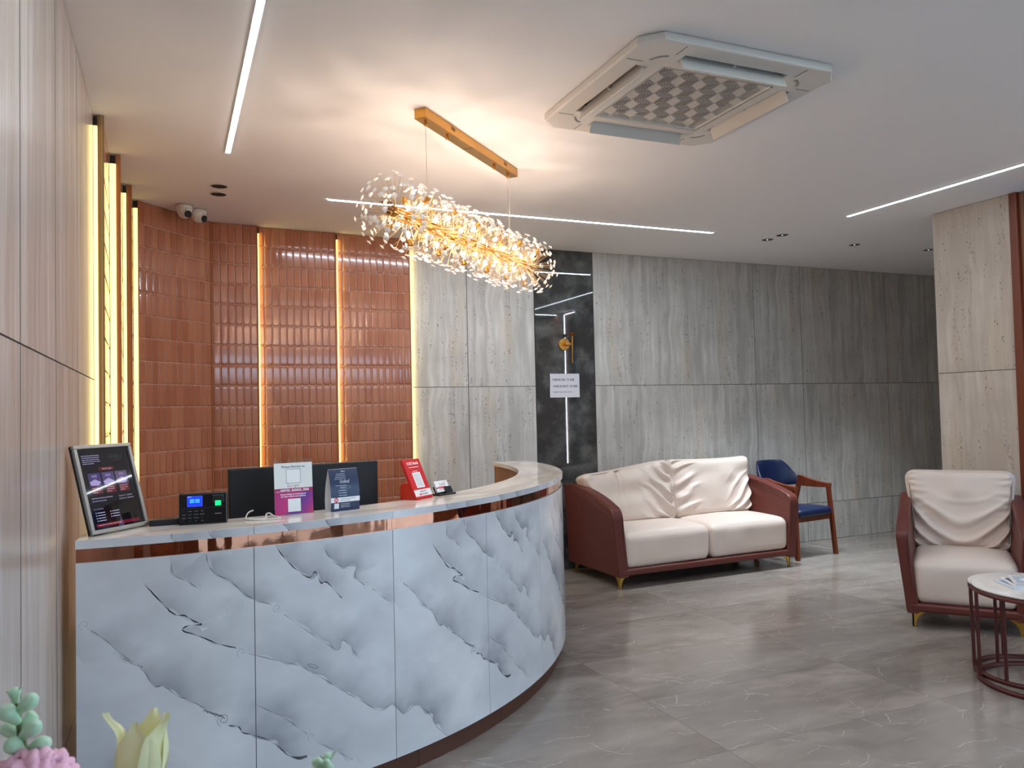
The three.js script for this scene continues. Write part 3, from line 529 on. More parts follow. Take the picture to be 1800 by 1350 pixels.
{ // white charging cable
  const y = CTOP + 0.003, P = (x, z, h = 0) => V3(x, y + h, z);
  const g = sweep([P(0.28, -3.055, 0.03), P(0.263, -3.06, 0.022), P(0.252, -3.05, 0.002), P(0.262, -3.02), P(0.31, -2.995), P(0.36, -3.0), P(0.372, -3.012), P(0.35, -3.035, 0.006), P(0.335, -3.05, 0.016), P(0.325, -3.05, 0.012), P(0.322, -3.03, 0.001), P(0.29, -3.02), P(0.262, -3.028, 0.004)], 0.0026, 120, 8);
  const o = new THREE.Mesh(g, M.white); o.name = 'charging_cable'; o.castShadow = o.receiveShadow = true; scene.add(o); tag(o, 'white looped cable lying on the counter before the acrylic sign', 'cable');
}
{ // clear acrylic stand with a review card
  const o = stand('review_sign', 'clear acrylic stand with white and magenta review card', 'sign', [0.36, -3.098], [0.511, -3.124]); delete o.userData.w;
  const W = 0.153, H = 0.212, b = new THREE.Group(); b.name = 'upright'; b.rotation.x = -0.06; o.add(b);
  part(b, 'acrylic_sheet', box(W, H, 0.0025, 0, H / 2, 0.002), M.acrylic);
  part(o, 'foot', box(W, 0.0025, 0.05, 0, 0.00125, -0.024), M.acrylic);
  const card = print(720, 950, (x, w, h) => {
    x.fillStyle = '#e3e6e2'; x.fillRect(0, 0, w, h);
    const gr = x.createLinearGradient(0, 470, w, h); gr.addColorStop(0, '#a52374'); gr.addColorStop(0.45, '#c02a78'); gr.addColorStop(0.62, '#5b2f8c'); gr.addColorStop(0.85, '#a02a80'); gr.addColorStop(1, '#d0406c'); x.fillStyle = gr; x.fillRect(0, 470, w, h - 470);
    x.fillStyle = '#a01c5c'; x.fillRect(0, 470, w, 76);
    x.textAlign = 'center'; x.fillStyle = '#1c2350'; x.font = 'bold 54px sans-serif'; x.fillText('Please Review us', w / 2, 92);
    x.strokeStyle = '#2a2f66'; x.lineWidth = 6; x.strokeRect(225, 118, 268, 258); x.fillStyle = '#eceeee'; x.fillRect(232, 125, 254, 244);
    x.font = '72px sans-serif'; const G = [['G', '#3b5bb5'], ['o', '#c4423a'], ['o', '#d0a030'], ['g', '#3b5bb5'], ['l', '#3b8a4a'], ['e', '#c4423a']]; let px = 235; x.textAlign = 'left'; for (const [c, col] of G) { x.fillStyle = col; x.fillText(c, px, 448); px += x.measureText(c).width + 1; }
    x.textAlign = 'center'; x.fillStyle = '#ffffff'; x.font = 'bold 60px sans-serif'; x.fillText('HOTEL GOKUL INN', w / 2 + 20, 530);
    x.font = 'bold 34px sans-serif'; x.fillText('Please follow us to Instagram', w / 2 - 10, 592); x.fillText('for More Offers and Updates', w / 2 - 10, 632);
    x.font = 'italic 30px serif'; x.fillText('Gokul', 62, 535);
    x.strokeStyle = '#241a3a'; x.lineWidth = 7; x.strokeRect(238, 660, 250, 250); x.fillStyle = '#e8eaea'; x.fillRect(242, 664, 242, 242);
  });
  part(b, 'card', new THREE.PlaneGeometry(W - 0.004, 0.197).translate(0, 0.1, 0.0040), card, { label: 'printed review card' });
  part(b, 'card_back', new THREE.PlaneGeometry(W - 0.004, 0.197).rotateY(PI).translate(0, 0.1, 0.0036), M.paper);
}
{ // folded navy table tent
  const o = stand('table_tent', 'folded navy blue card tent with white lettering', 'card', [0.572, -3.094], [0.694, -3.134]); delete o.userData.w;
  const W = 0.128, H = 0.165;
  const tent = print(620, 800, (x, w, h) => {
    const r = rng(9); x.fillStyle = '#16264c'; x.fillRect(0, 0, w, h); x.textAlign = 'center';
    x.fillStyle = '#d8dce8'; x.font = 'bold 34px serif'; x.fillText('Since', w / 2, 62);
    x.fillStyle = '#c9cfdf'; for (let i = 0; i < 4; i++) { const L = 300 + i * 34; lines(x, '#c9cfdf', w / 2 - L / 2, 92 + i * 32, L, 1, 1, 8, r); }
    x.fillStyle = '#f2f4fa'; x.font = 'italic 74px serif'; x.fillText('Gokul', w / 2, 268);
    lines(x, '#c9cfdf', 110, 310, 400, 1, 1, 8, r); x.strokeStyle = '#d8dce8'; x.lineWidth = 3; x.beginPath(); x.roundRect(200, 332, 230, 44, 20); x.stroke(); lines(x, '#d8dce8', 222, 350, 186, 1, 1, 8, r);
    for (let i = 0; i < 3; i++) lines(x, '#d8dce8', 170, 405 + i * 46, 290, 1, 1, 9, r);
    x.fillStyle = '#e9ebef'; x.fillRect(0, 540, w, 92); x.fillStyle = '#c21f35'; x.beginPath(); x.arc(112, 586, 46, 0, 7); x.fill(); x.fillStyle = '#fff'; x.font = 'bold 24px sans-serif'; x.fillText('BOOK', 112, 582); x.fillText('NOW', 112, 608);
    lines(x, '#33394e', 210, 566, 340, 2, 30, 9, r);
    x.fillStyle = '#dfe2e8'; x.fillRect(70, 650, 100, 100); for (let i = 0; i < 3; i++) lines(x, '#d8dce8', 210, 662 + i * 30, 330, 1, 1, 8, r);
  }, { rough: 0.32 });
  const N = 14, bulge = (t) => 0.016 * Math.sin(PI * t) ; const zf = (t) => (1 - t) * 0.0 - t * 0.02 + bulge(t) * 0.7, zb = (t) => -0.045 + t * 0.025 - bulge(t) * 0.7;
  const sheet = (zf, back) => { const pos = [], uv = [], idx = []; for (let i = 0; i <= N; i++) { const t = i / N; for (const s of [0, 1]) { pos.push((s - 0.5) * W, t * H, zf(t)); uv.push(back ? 1 - s : s, t); } } for (let i = 0; i < N; i++) { const k = i * 2; back ? idx.push(k, k + 3, k + 1, k, k + 2, k + 3) : idx.push(k, k + 1, k + 3, k, k + 3, k + 2); } const g = new THREE.BufferGeometry(); g.setAttribute('position', new THREE.Float32BufferAttribute(pos, 3)); g.setAttribute('uv', new THREE.Float32BufferAttribute(uv, 2)); g.setIndex(idx); g.computeVertexNormals(); return g; };
  part(o, 'front_leaf', sheet(zf, false), tent); part(o, 'back_leaf', sheet(zb, true), tent);
  part(o, 'inner_leaf', merge([sheet((t) => zf(t) - 0.0008, true), sheet((t) => zb(t) + 0.0008, false)]), M.paper, { label: 'white inside of the card' });
}
{ // red payment stand
  const o = stand('payment_stand', 'red slanted payment stand with white code label', 'stand', [0.978, -3.283], [1.081, -3.369]); delete o.userData.w;
  const W = 0.134, H = 0.185, t = -0.42;
  const face = print(560, 780, (x, w, h) => {
    x.fillStyle = '#d2262c'; x.fillRect(0, 0, w, h); x.textAlign = 'center'; x.fillStyle = '#fff'; x.font = 'bold 74px sans-serif'; x.fillText('ICICI Bank', w / 2 + 10, 110); x.fillRect(120, 158, 330, 10); x.fillRect(190, 240, 170, 10);
    x.fillRect(150, 272, 270, 310); x.fillStyle = '#d9dadc'; x.fillRect(170, 292, 230, 270);
    x.fillStyle = '#ecebea'; x.fillRect(0, 618, w, 132); x.fillStyle = '#3c4450'; x.font = 'bold 44px sans-serif'; x.fillText('BHIM UPI', w / 2 + 10, 676); x.fillStyle = '#c23040'; x.fillRect(140, 700, 90, 26); x.fillStyle = '#5a6470'; x.fillRect(250, 704, 180, 16);
    x.fillStyle = '#d2262c'; x.fillRect(0, 750, w, 30);
  }, { rough: 0.3 });
  const b = part(o, 'face_plate', rbox(W, H, 0.014, 0.004, 0, H / 2, -0.008), M.red, { rot: [t, 0, 0], at: [0, 0.006, 0] });
  part(b, 'label_print', new THREE.PlaneGeometry(W - 0.004, H - 0.004).translate(0, H / 2, -0.0005), face);
  const sh = new THREE.Shape([[0, 0], [-0.085, 0], [-0.085, 0.055], [-0.07, 0.068], [-0.04, 0.07]].map(([a, c]) => new THREE.Vector2(a, c)));
  part(o, 'base_box', new THREE.ExtrudeGeometry(sh, { depth: W - 0.012, bevelEnabled: true, bevelSize: 0.002, bevelThickness: 0.002, bevelSegments: 2 }).rotateY(-PI / 2).translate((W - 0.012) / 2, 0.002, -0.004), M.redOrange);
}
{ // business card holder
  const o = stand('card_holder', 'small black card holder with white visiting cards', 'card holder', [1.115, -3.39], [1.205, -3.445]); delete o.userData.w;
  const W = 0.096; const back = [-0.5, 0, 0];
  part(o, 'base', rbox(W + 0.022, 0.008, 0.05, 0.002, 0.004, 0.004, -0.02), M.black);
  part(o, 'tray', rbox(W, 0.05, 0.006, 0.002, 0, 0.025, -0.024), M.black, { rot: back, at: [0, 0.006, 0.004] });
  part(o, 'tray_lip', rbox(W * 0.5, 0.032, 0.004, 0.0015, W * 0.25, 0.018, 0), M.black, { rot: back, at: [0, 0.008, 0.0] });
  const card = print(360, 216, (x, w, h) => { x.fillStyle = '#eceded'; x.fillRect(0, 0, w, h); x.fillStyle = '#22252c'; x.font = 'italic 64px serif'; x.fillText('Gokul', 110, 90); x.fillRect(250, 20, 80, 5); x.fillStyle = '#1a1a20'; x.fillRect(0, 128, 90, 20); x.fillStyle = '#e05a78'; x.beginPath(); x.roundRect(60, 112, 220, 44, 20); x.fill(); x.fillStyle = '#888'; x.fillRect(60, 176, 180, 7); });
  for (let i = 0; i < 4; i++) part(o, 'visiting_card', rbox(0.09, 0.054, 0.001, 0.0004, -0.003, 0.04, -0.006 - i * 0.003), i ? M.paper : card, { rot: back, at: [0, 0.008, 0] });
}
{ // monitor behind the counter, seen from the back
  const a = V3(0.211, 0, -3.3), b = V3(0.842, 0, -3.42), o = stand('monitor', 'wide black computer monitor seen from behind', 'monitor', [a.x, a.z], [b.x, b.z], 0.75), W = o.userData.w; delete o.userData.w;
  const H = 0.36, top = 0.458; part(o, 'back_shell', rbox(W, H, 0.028, 0.006, 0, top - H / 2, -0.014), M.screenBlack);
  part(o, 'screen', rbox(W - 0.012, H - 0.012, 0.004, 0.001, 0, top - H / 2, -0.029), M.blackGloss);
  part(o, 'neck', rbox(0.06, 0.2, 0.03, 0.006, 0, 0.11, 0.0), M.screenBlack); part(o, 'foot', rbox(0.24, 0.012, 0.18, 0.005, 0, 0.006, -0.03), M.screenBlack);
}
{ const g = rbox(0.14, 0.022, 0.05, 0.004), o = new THREE.Mesh(g, M.black); o.name = 'black_box'; o.position.set(-0.06, CTOP + 0.011, -3.155); o.rotation.y = 0.05; o.castShadow = o.receiveShadow = true; scene.add(o); tag(o, 'flat black box at the back of the counter behind the poster', 'box'); o.position.set(-0.002, CTOP + 0.011, -3.082); }

// ---------------------------------------------------------------- chandelier
{
  const th = Math.atan2(0.695, 0.768), yA = 2.29 - CEIL;
  const o = thing('chandelier', 'long gold dandelion chandelier of crystal flowers over the counter', 'chandelier', [1.469, CEIL, -3.803], th), r = rng(201);
  const can = part(o, 'canopy', rbox(1.06, 0.048, 0.062, 0.002, 0, -0.024, 0), M.brass);
  for (const [x, n] of [[-0.28, 4], [0.34, 4]]) for (let i = 0; i < n; i++) part(can, 'vent_slot', box(0.004, 0.018, 0.002, x + i * 0.011, -0.02, 0.031), M.dark);
  part(can, 'cover_seam', box(0.003, 0.001, 0.06, -0.05, -0.0483, 0), M.dark);
  for (const x of [-0.48, -0.27, 0.27, 0.45]) part(can, 'grip', lathe([[0.0001, -0.048], [0.006, -0.048], [0.006, -0.056], [0.009, -0.06], [0.009, -0.066], [0.005, -0.07], [0.0001, -0.072]], 16), M.brass, { at: [x, 0, 0] });
  for (const x of [-0.48, 0.45]) part(o, 'suspension_wire', rod(V3(x, -0.06, 0), V3(x, yA, 0), 0.0011, 0.0011, 6), M.wire);
  part(o, 'power_cord', sweep([V3(0.47, -0.05, 0), V3(0.475, -0.12, 0.004), V3(0.46, -0.2, 0.006), V3(0.463, -0.3, 0.002), V3(0.455, yA, 0)], 0.002, 30, 6), phy({ color: '#d8d0c8', roughness: 0.3 }));
  for (const [dy, dz] of [[0.018, 0.012], [-0.016, -0.012], [0, 0.02]]) part(o, 'core_rod', rod(V3(-0.80, yA + dy, dz), V3(0.80, yA + dy, dz), 0.0065, 0.0065, 10), M.brass);
  for (const x of [-0.805, 0.805]) part(o, 'end_cap', new THREE.SphereGeometry(0.015, 20, 14), M.brassDark, { at: [x, yA, 0] });
  // crystal flowers on thin brass stems, fanning out from hubs along the rods
  const spokes = [], tips = [], NH = 15;
  for (let h = 0; h < NH; h++) {
    const x0 = lerp(-0.76, 0.76, h / (NH - 1)), end = h === 0 ? -1 : h === NH - 1 ? 1 : 0, n = end ? 54 : 38;
    for (let i = 0; i < n; i++) {
      const a = (i / n) * 2 * PI * 7.3 + r() * 0.5, tilt = end ? (r() * 1.25) * end : (r() - 0.5) * 1.1, L = 0.148 + r() * 0.03;
      const d = V3(Math.sin(tilt), Math.cos(tilt) * Math.cos(a), Math.cos(tilt) * Math.sin(a)), base = V3(x0, yA, 0).addScaledVector(d, 0.02), tip = V3(x0, yA, 0).addScaledVector(d, L);
      spokes.push(rod(base, tip, 0.0012, 0.0011, 4)); tips.push([tip, d]);
    }
    part(o, 'hub', new THREE.SphereGeometry(0.018, 14, 10), M.brass, { at: [x0, yA, 0] });
  }
  part(o, 'stems', merge(spokes), M.stem, { kind: 'stuff', label: 'thin brass stems of the crystal flowers' });
  const flower = (() => {  // scalloped faceted crystal disc with a raised middle
    const N = 16, pos = [], idx = []; const ring = (rad, y, sc) => { for (let i = 0; i < N; i++) { const a = i / N * 2 * PI, q = rad * (1 - (i % 2) * sc); pos.push(Math.cos(a) * q, y, Math.sin(a) * q); } };
    pos.push(0, 0.0055, 0); ring(0.0055, 0.004, 0); ring(0.014, 0.0005, 0.22); ring(0.0055, -0.0035, 0); pos.push(0, -0.0045, 0);
    for (let i = 0; i < N; i++) { const j = (i + 1) % N; idx.push(0, 1 + j, 1 + i); for (const b of [1, 1 + N]) idx.push(b + i, b + j, b + N + j, b + i, b + N + j, b + N + i); idx.push(1 + 2 * N + i, 1 + 2 * N + j, 1 + 3 * N); }
    const g = new THREE.BufferGeometry(); g.setAttribute('position', new THREE.Float32BufferAttribute(pos, 3)); g.setIndex(idx); const f = g.toNonIndexed(); f.computeVertexNormals(); return f;
  })();
  const quat = (d) => new THREE.Quaternion().setFromUnitVectors(V3(0, 1, 0), d), rest = [];
  // those turned to the room become single parts, the others one part
  const camL = V3(Math.sin(-th) * 0 - 0.35, -0.35, 0.9);
  const order = tips.map(([t, d], i) => [d.dot(camL), i]).sort((a, b) => b[0] - a[0]);
  order.forEach(([, i], k) => { const [t, d] = tips[i]; if (k < 300) { const c = part(o, 'crystal', flower, M.crystal, { at: [t.x, t.y, t.z] }); c.quaternion.copy(quat(d)); } else { const g = flower.clone().applyQuaternion(quat(d)).translate(t.x, t.y, t.z); rest.push(g); } });
  part(o, 'crystals', merge(rest), M.crystal, { kind: 'stuff', label: 'crystal flowers on the far side' });
  for (let i = 0; i < 6; i++) for (const [ca, off] of [[1.05, 0], [2.6, 0.1], [-1.1, 0.05], [-2.5, 0.16]]) {
    const x = lerp(-0.68, 0.62, i / 5) + off * 0.5, d = V3(0.15, Math.cos(ca + PI / 2 + 0.4), Math.sin(ca + PI / 2 + 0.4)).normalize(), p = V3(x, yA, 0).addScaledVector(d, 0.1);
    const s = part(o, 'lamp_socket', lathe([[0.0001, 0], [0.012, 0], [0.0125, 0.022], [0.015, 0.026], [0.015, 0.032], [0.0001, 0.033]], 18), M.brass, { at: p.toArray() }); s.quaternion.copy(quat(d));
    const bp = V3(x, yA, 0).addScaledVector(d, 0.078);
    part(o, 'bulb', new THREE.SphereGeometry(0.009, 12, 10).scale(1, 1.6, 1), M.bulb, { at: bp.toArray() }).quaternion.copy(quat(d));
    const l = new THREE.PointLight(BULB, POWER.bulb); l.position.copy(bp); l.castShadow = true; l.shadow.radius = 0.5; o.add(l);
  }
}

// ---------------------------------------------------------------- ceiling cassette air conditioner
{
  const cx = 2.135, cz = -2.885, o = thing('air_conditioner', 'square white cassette air conditioner with patterned grille in the ceiling', 'air conditioner', [cx, CEIL, cz], -0.01);
  const S = 0.478, yb = -0.036;
  // frame: bevelled rim pieces round four slots, four corner plates
  const rim = (() => { const sh = new THREE.Shape(), c = 0.07; sh.moveTo(-S + c, -S); sh.lineTo(S - c, -S); sh.lineTo(S, -S + c); sh.lineTo(S, S - c); sh.lineTo(S - c, S); sh.lineTo(-S + c, S); sh.lineTo(-S, S - c); sh.lineTo(-S, -S + c); sh.closePath();
    for (const k of [0, 1, 2, 3]) { const h = new THREE.Path(), q = (x, y) => { const a = k * PI / 2; return [x * Math.cos(a) - y * Math.sin(a), x * Math.sin(a) + y * Math.cos(a)]; }; [[-0.265, 0.335], [-0.265, 0.405], [0.265, 0.405], [0.265, 0.335]].forEach(([a, b], i) => i ? h.lineTo(...q(a, b)) : h.moveTo(...q(a, b))); h.closePath(); sh.holes.push(h); }
    const hole = new THREE.Path(); hole.moveTo(-0.28, -0.28); hole.lineTo(-0.28, 0.28); hole.lineTo(0.28, 0.28); hole.lineTo(0.28, -0.28); hole.closePath(); sh.holes.push(hole);
    return new THREE.ExtrudeGeometry(sh, { depth: 0.02, bevelEnabled: true, bevelSize: 0.01, bevelThickness: 0.008, bevelSegments: 3 }).rotateX(PI / 2).translate(0, -0.008, 0); })();
  part(o, 'fascia', rim, M.acWhite);
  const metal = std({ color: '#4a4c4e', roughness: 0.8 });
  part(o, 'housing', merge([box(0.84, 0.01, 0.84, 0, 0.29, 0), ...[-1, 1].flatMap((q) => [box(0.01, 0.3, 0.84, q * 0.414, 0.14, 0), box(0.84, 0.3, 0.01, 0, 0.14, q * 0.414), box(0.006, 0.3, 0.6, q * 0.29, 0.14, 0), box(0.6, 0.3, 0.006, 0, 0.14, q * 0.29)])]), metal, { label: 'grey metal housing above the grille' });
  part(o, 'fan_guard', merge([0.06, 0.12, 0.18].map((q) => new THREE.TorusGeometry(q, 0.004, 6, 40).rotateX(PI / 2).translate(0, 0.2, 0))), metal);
  // grille: hexagon cells, each of three lozenges filled with bars in one direction
  const bars = [], cell = 0.063, lim = 0.272;
  const clipBar = (x0, z0, x1, z1, bw) => { let t0 = 0, t1 = 1; for (const [p, d] of [[x0, x1 - x0], [z0, z1 - z0]]) { if (Math.abs(d) < 1e-9) { if (Math.abs(p) > lim) return; continue; } let a = (-lim - p) / d, b = (lim - p) / d; if (a > b) [a, b] = [b, a]; t0 = Math.max(t0, a); t1 = Math.min(t1, b); } if (t1 - t0 < 0.05) return; const ax = lerp(x0, x1, t0), az = lerp(z0, z1, t0), bx = lerp(x0, x1, t1), bz = lerp(z0, z1, t1); bars.push(new THREE.BoxGeometry(Math.hypot(bx - ax, bz - az) + 0.002, 0.0014, bw).rotateY(-Math.atan2(bz - az, bx - ax)).translate((ax + bx) / 2, -0.03, (az + bz) / 2)); };
  const hexes = []; for (let j = -5; j <= 5; j++) for (let i = -5; i <= 5; i++) { const hx = (i + (j & 1) * 0.5) * cell * Math.sqrt(3), hz = j * cell * 1.5; if (Math.abs(hx) < lim + cell && Math.abs(hz) < lim + cell) hexes.push([hx, hz]); }
  for (const [hx, hz] of hexes) for (let k = 0; k < 3; k++) {
    const a = k * 2 * PI / 3 + PI / 6, e1 = [Math.cos(a) * cell, Math.sin(a) * cell], e2 = [Math.cos(a + 2 * PI / 3) * cell, Math.sin(a + 2 * PI / 3) * cell];
    const nb = k === 1 ? 8 : 5; for (let n = 0; n < nb; n++) { const t = (n + 0.5) / nb, [p, q] = k === 1 ? [e1, e2] : [e2, e1]; clipBar(hx + p[0] * t, hz + p[1] * t, hx + p[0] * t + q[0], hz + p[1] * t + q[1], k === 1 ? 0.0046 : 0.0032); }
  }
  part(o, 'grille_bars', merge(bars), M.acGrille, { kind: 'stuff', label: 'striped lozenge grille' });
  for (const s of [-1, 1]) { part(o, 'grille_frame', rbox(0.57, 0.012, 0.014, 0.003, 0, -0.03, s * 0.28), M.acWhite); part(o, 'grille_frame', rbox(0.014, 0.012, 0.57, 0.003, s * 0.28, -0.03, 0), M.acWhite); }
  for (let k = 0; k < 4; k++) {          // four outlets: lining, swing vane hanging open, vane pin
    const g = new THREE.Group(); g.rotation.y = k * PI / 2; g.name = 'outlet'; o.add(g);
    part(g, 'outlet_lining', new THREE.CylinderGeometry(0.035, 0.035, 0.52, 16, 1, true, 0, PI).rotateZ(PI / 2).translate(0, -0.012, 0.368), std({ color: '#8e8a88', roughness: 0.6, side: THREE.DoubleSide }));
    part(g, 'vane', rbox(0.525, 0.072, 0.006, 0.002, 0, -0.03, 0), M.acWhite, { at: [0, -0.018, 0.36], rot: [-0.38, 0, 0] });
    part(g, 'vane_pin', rbox(0.012, 0.02, 0.03, 0.003, 0, -0.02, 0.365), M.acWhite);
    for (const s of [-1, 1]) part(g, 'panel_joint', box(0.002, 0.001, 0.075, s * 0.3, -0.0365, 0.43), M.dark);
  }
  for (const [sx, sz] of [[-1, -1], [1, -1], [1, 1], [-1, 1]]) part(o, 'corner_grip', new THREE.TorusGeometry(0.075, 0.009, 8, 20, 1.0).rotateX(PI / 2).rotateY(-Math.atan2(sz, sx) + 0.5), M.frameGrey, { at: [sx * 0.3, -0.031, sz * 0.3] });
  const disp = print(128, 48, (x, w, h) => { x.fillStyle = '#c9c5bf'; x.fillRect(0, 0, w, h); x.fillStyle = '#ffffff'; x.font = 'bold 40px sans-serif'; x.fillText('20', 40, 38); });
  part(o, 'display', new THREE.PlaneGeometry(0.05, 0.016).rotateX(PI / 2), disp, { at: [0.05, -0.0372, 0.31] });
}

// ---------------------------------------------------------------- wall sconce and notice on the dark slab
{
  const o = thing('wall_sconce', 'brass wall sconce with slim torch stem on the charcoal slab', 'wall lamp', [3.215, 1.99, ZB + 0.0045]);
  part(o, 'wall_plate', new THREE.CylinderGeometry(0.052, 0.054, 0.014, 40).rotateX(PI / 2).translate(0, 0, 0.007), M.brass);
  part(o, 'arm', rbox(0.07, 0.022, 0.06, 0.003, 0.02, 0, 0.04), M.brass);
  part(o, 'stem', rod(V3(0.042, -0.17, 0.08), V3(0.046, 0.075, 0.08), 0.004, 0.0062, 14), M.brass);
  part(o, 'cup', lathe([[0.0001, 0], [0.012, 0.002], [0.024, 0.012], [0.0285, 0.03], [0.026, 0.03], [0.02, 0.016], [0.0001, 0.008]], 28), M.brassDark, { at: [0.046, 0.068, 0.08] });
}
{
  const m = print(800, 566, (x, w, h) => { x.fillStyle = '#dcdae2'; x.fillRect(0, 0, w, h); x.fillStyle = '#24242c'; x.font = 'bold 74px sans-serif'; x.fillText('CHECK IN: 11 AM', 62, 170); x.fillText('CHECK OUT: 10 AM', 84, 325); x.font = 'bold 34px sans-serif'; x.fillText('Breakfast Time: 8 AM to 10 AM', 84, 448); }, { rough: 0.7 });
  const g = new THREE.PlaneGeometry(0.298, 0.211, 16, 12), p = g.attributes.position; for (let i = 0; i < p.count; i++) { const u = p.getX(i) / 0.149, v = p.getY(i) / 0.105; p.setZ(i, 0.004 + 0.007 * clamp(-u, 0, 1) ** 2 * (1 + 0.5 * Math.sin(v * 3))); } g.computeVertexNormals();
  const o = thing('notice', 'white paper notice with check in and check out times', 'notice', [3.213, 1.623, ZB + 0.0045]);
  part(o, 'paper', g, m);
}

// ---------------------------------------------------------------- upholstered seating
function cushion(w, h, d, { n = [40, 32, 8], r = 0.05, puff = 0.02, shape, fold } = {}) {
  // a soft block centred on the origin; fold(u, v) pushes the front face (+z) out or in, shape(p, u, v, s) moves points
  const g = new THREE.BoxGeometry(2, 2, 2, ...n), p = g.attributes.position, H = [w / 2, h / 2, d / 2], v = V3(), c = V3();
  for (let i = 0; i < p.count; i++) {
    const a = [p.getX(i), p.getY(i), p.getZ(i)], e = a.map((t) => Math.sign(t) * (1 - (1 - Math.abs(t)) ** 1.25));
    v.set(e[0] * H[0], e[1] * H[1], e[2] * H[2]);
    c.set(clamp(v.x, -H[0] + r, H[0] - r), clamp(v.y, -H[1] + r, H[1] - r), clamp(v.z, -H[2] + r, H[2] - r));
    const q = v.clone().sub(c); if (q.length() > 1e-9) q.normalize().multiplyScalar(r); v.copy(c).add(q);
    const k = (1 - a[0] ** 4) * (1 - a[1] ** 4) * (1 - a[2] ** 4);
    v.z += Math.sign(a[2]) * puff * (1 - a[0] ** 2) * (1 - a[1] ** 2) * (Math.abs(a[2]) > 0.99 ? 1 : 0.6);
    if (a[2] > 0.999 && fold) v.z += fold(e[0], e[1]) * (1 - 0.75 * sstep(Math.abs(a[0]), 0.84, 1)) * Math.min(1, (1 - Math.abs(a[1])) * 9) ;
    if (shape) shape(v, a[0], a[1], a[2]);
    p.setXYZ(i, v.x, v.y, v.z);
  }
  g.deleteAttribute('uv'); g.deleteAttribute('normal'); const m = mergeVertices(g, 1e-5); m.computeVertexNormals(); return uvMetres(m, 4);
}
function goldLeg() {   // bracket leg: two thin tapering wings meeting at a corner
  const sh = new THREE.Shape(); sh.moveTo(0, 0); sh.lineTo(0.016, 0); sh.quadraticCurveTo(0.02, 0.07, 0.068, 0.088); sh.lineTo(0.07, 0.1); sh.lineTo(0, 0.1); sh.closePath();
  const a = new THREE.ExtrudeGeometry(sh, { depth: 0.008, bevelEnabled: true, bevelSize: 0.001, bevelThickness: 0.001, bevelSegments: 1, curveSegments: 8 });
  return merge([a, a.clone().rotateY(-PI / 2).translate(0.008, 0, 0)]);
}
const legGeo = goldLeg();
const foldNoise = makeNoise(301), fn = (x, y) => foldNoise(x + 40, y + 40, 256, 256) - 0.5, crease = (s) => { const t = 0.5 + 0.5 * Math.sin(s); return t * t * t; };
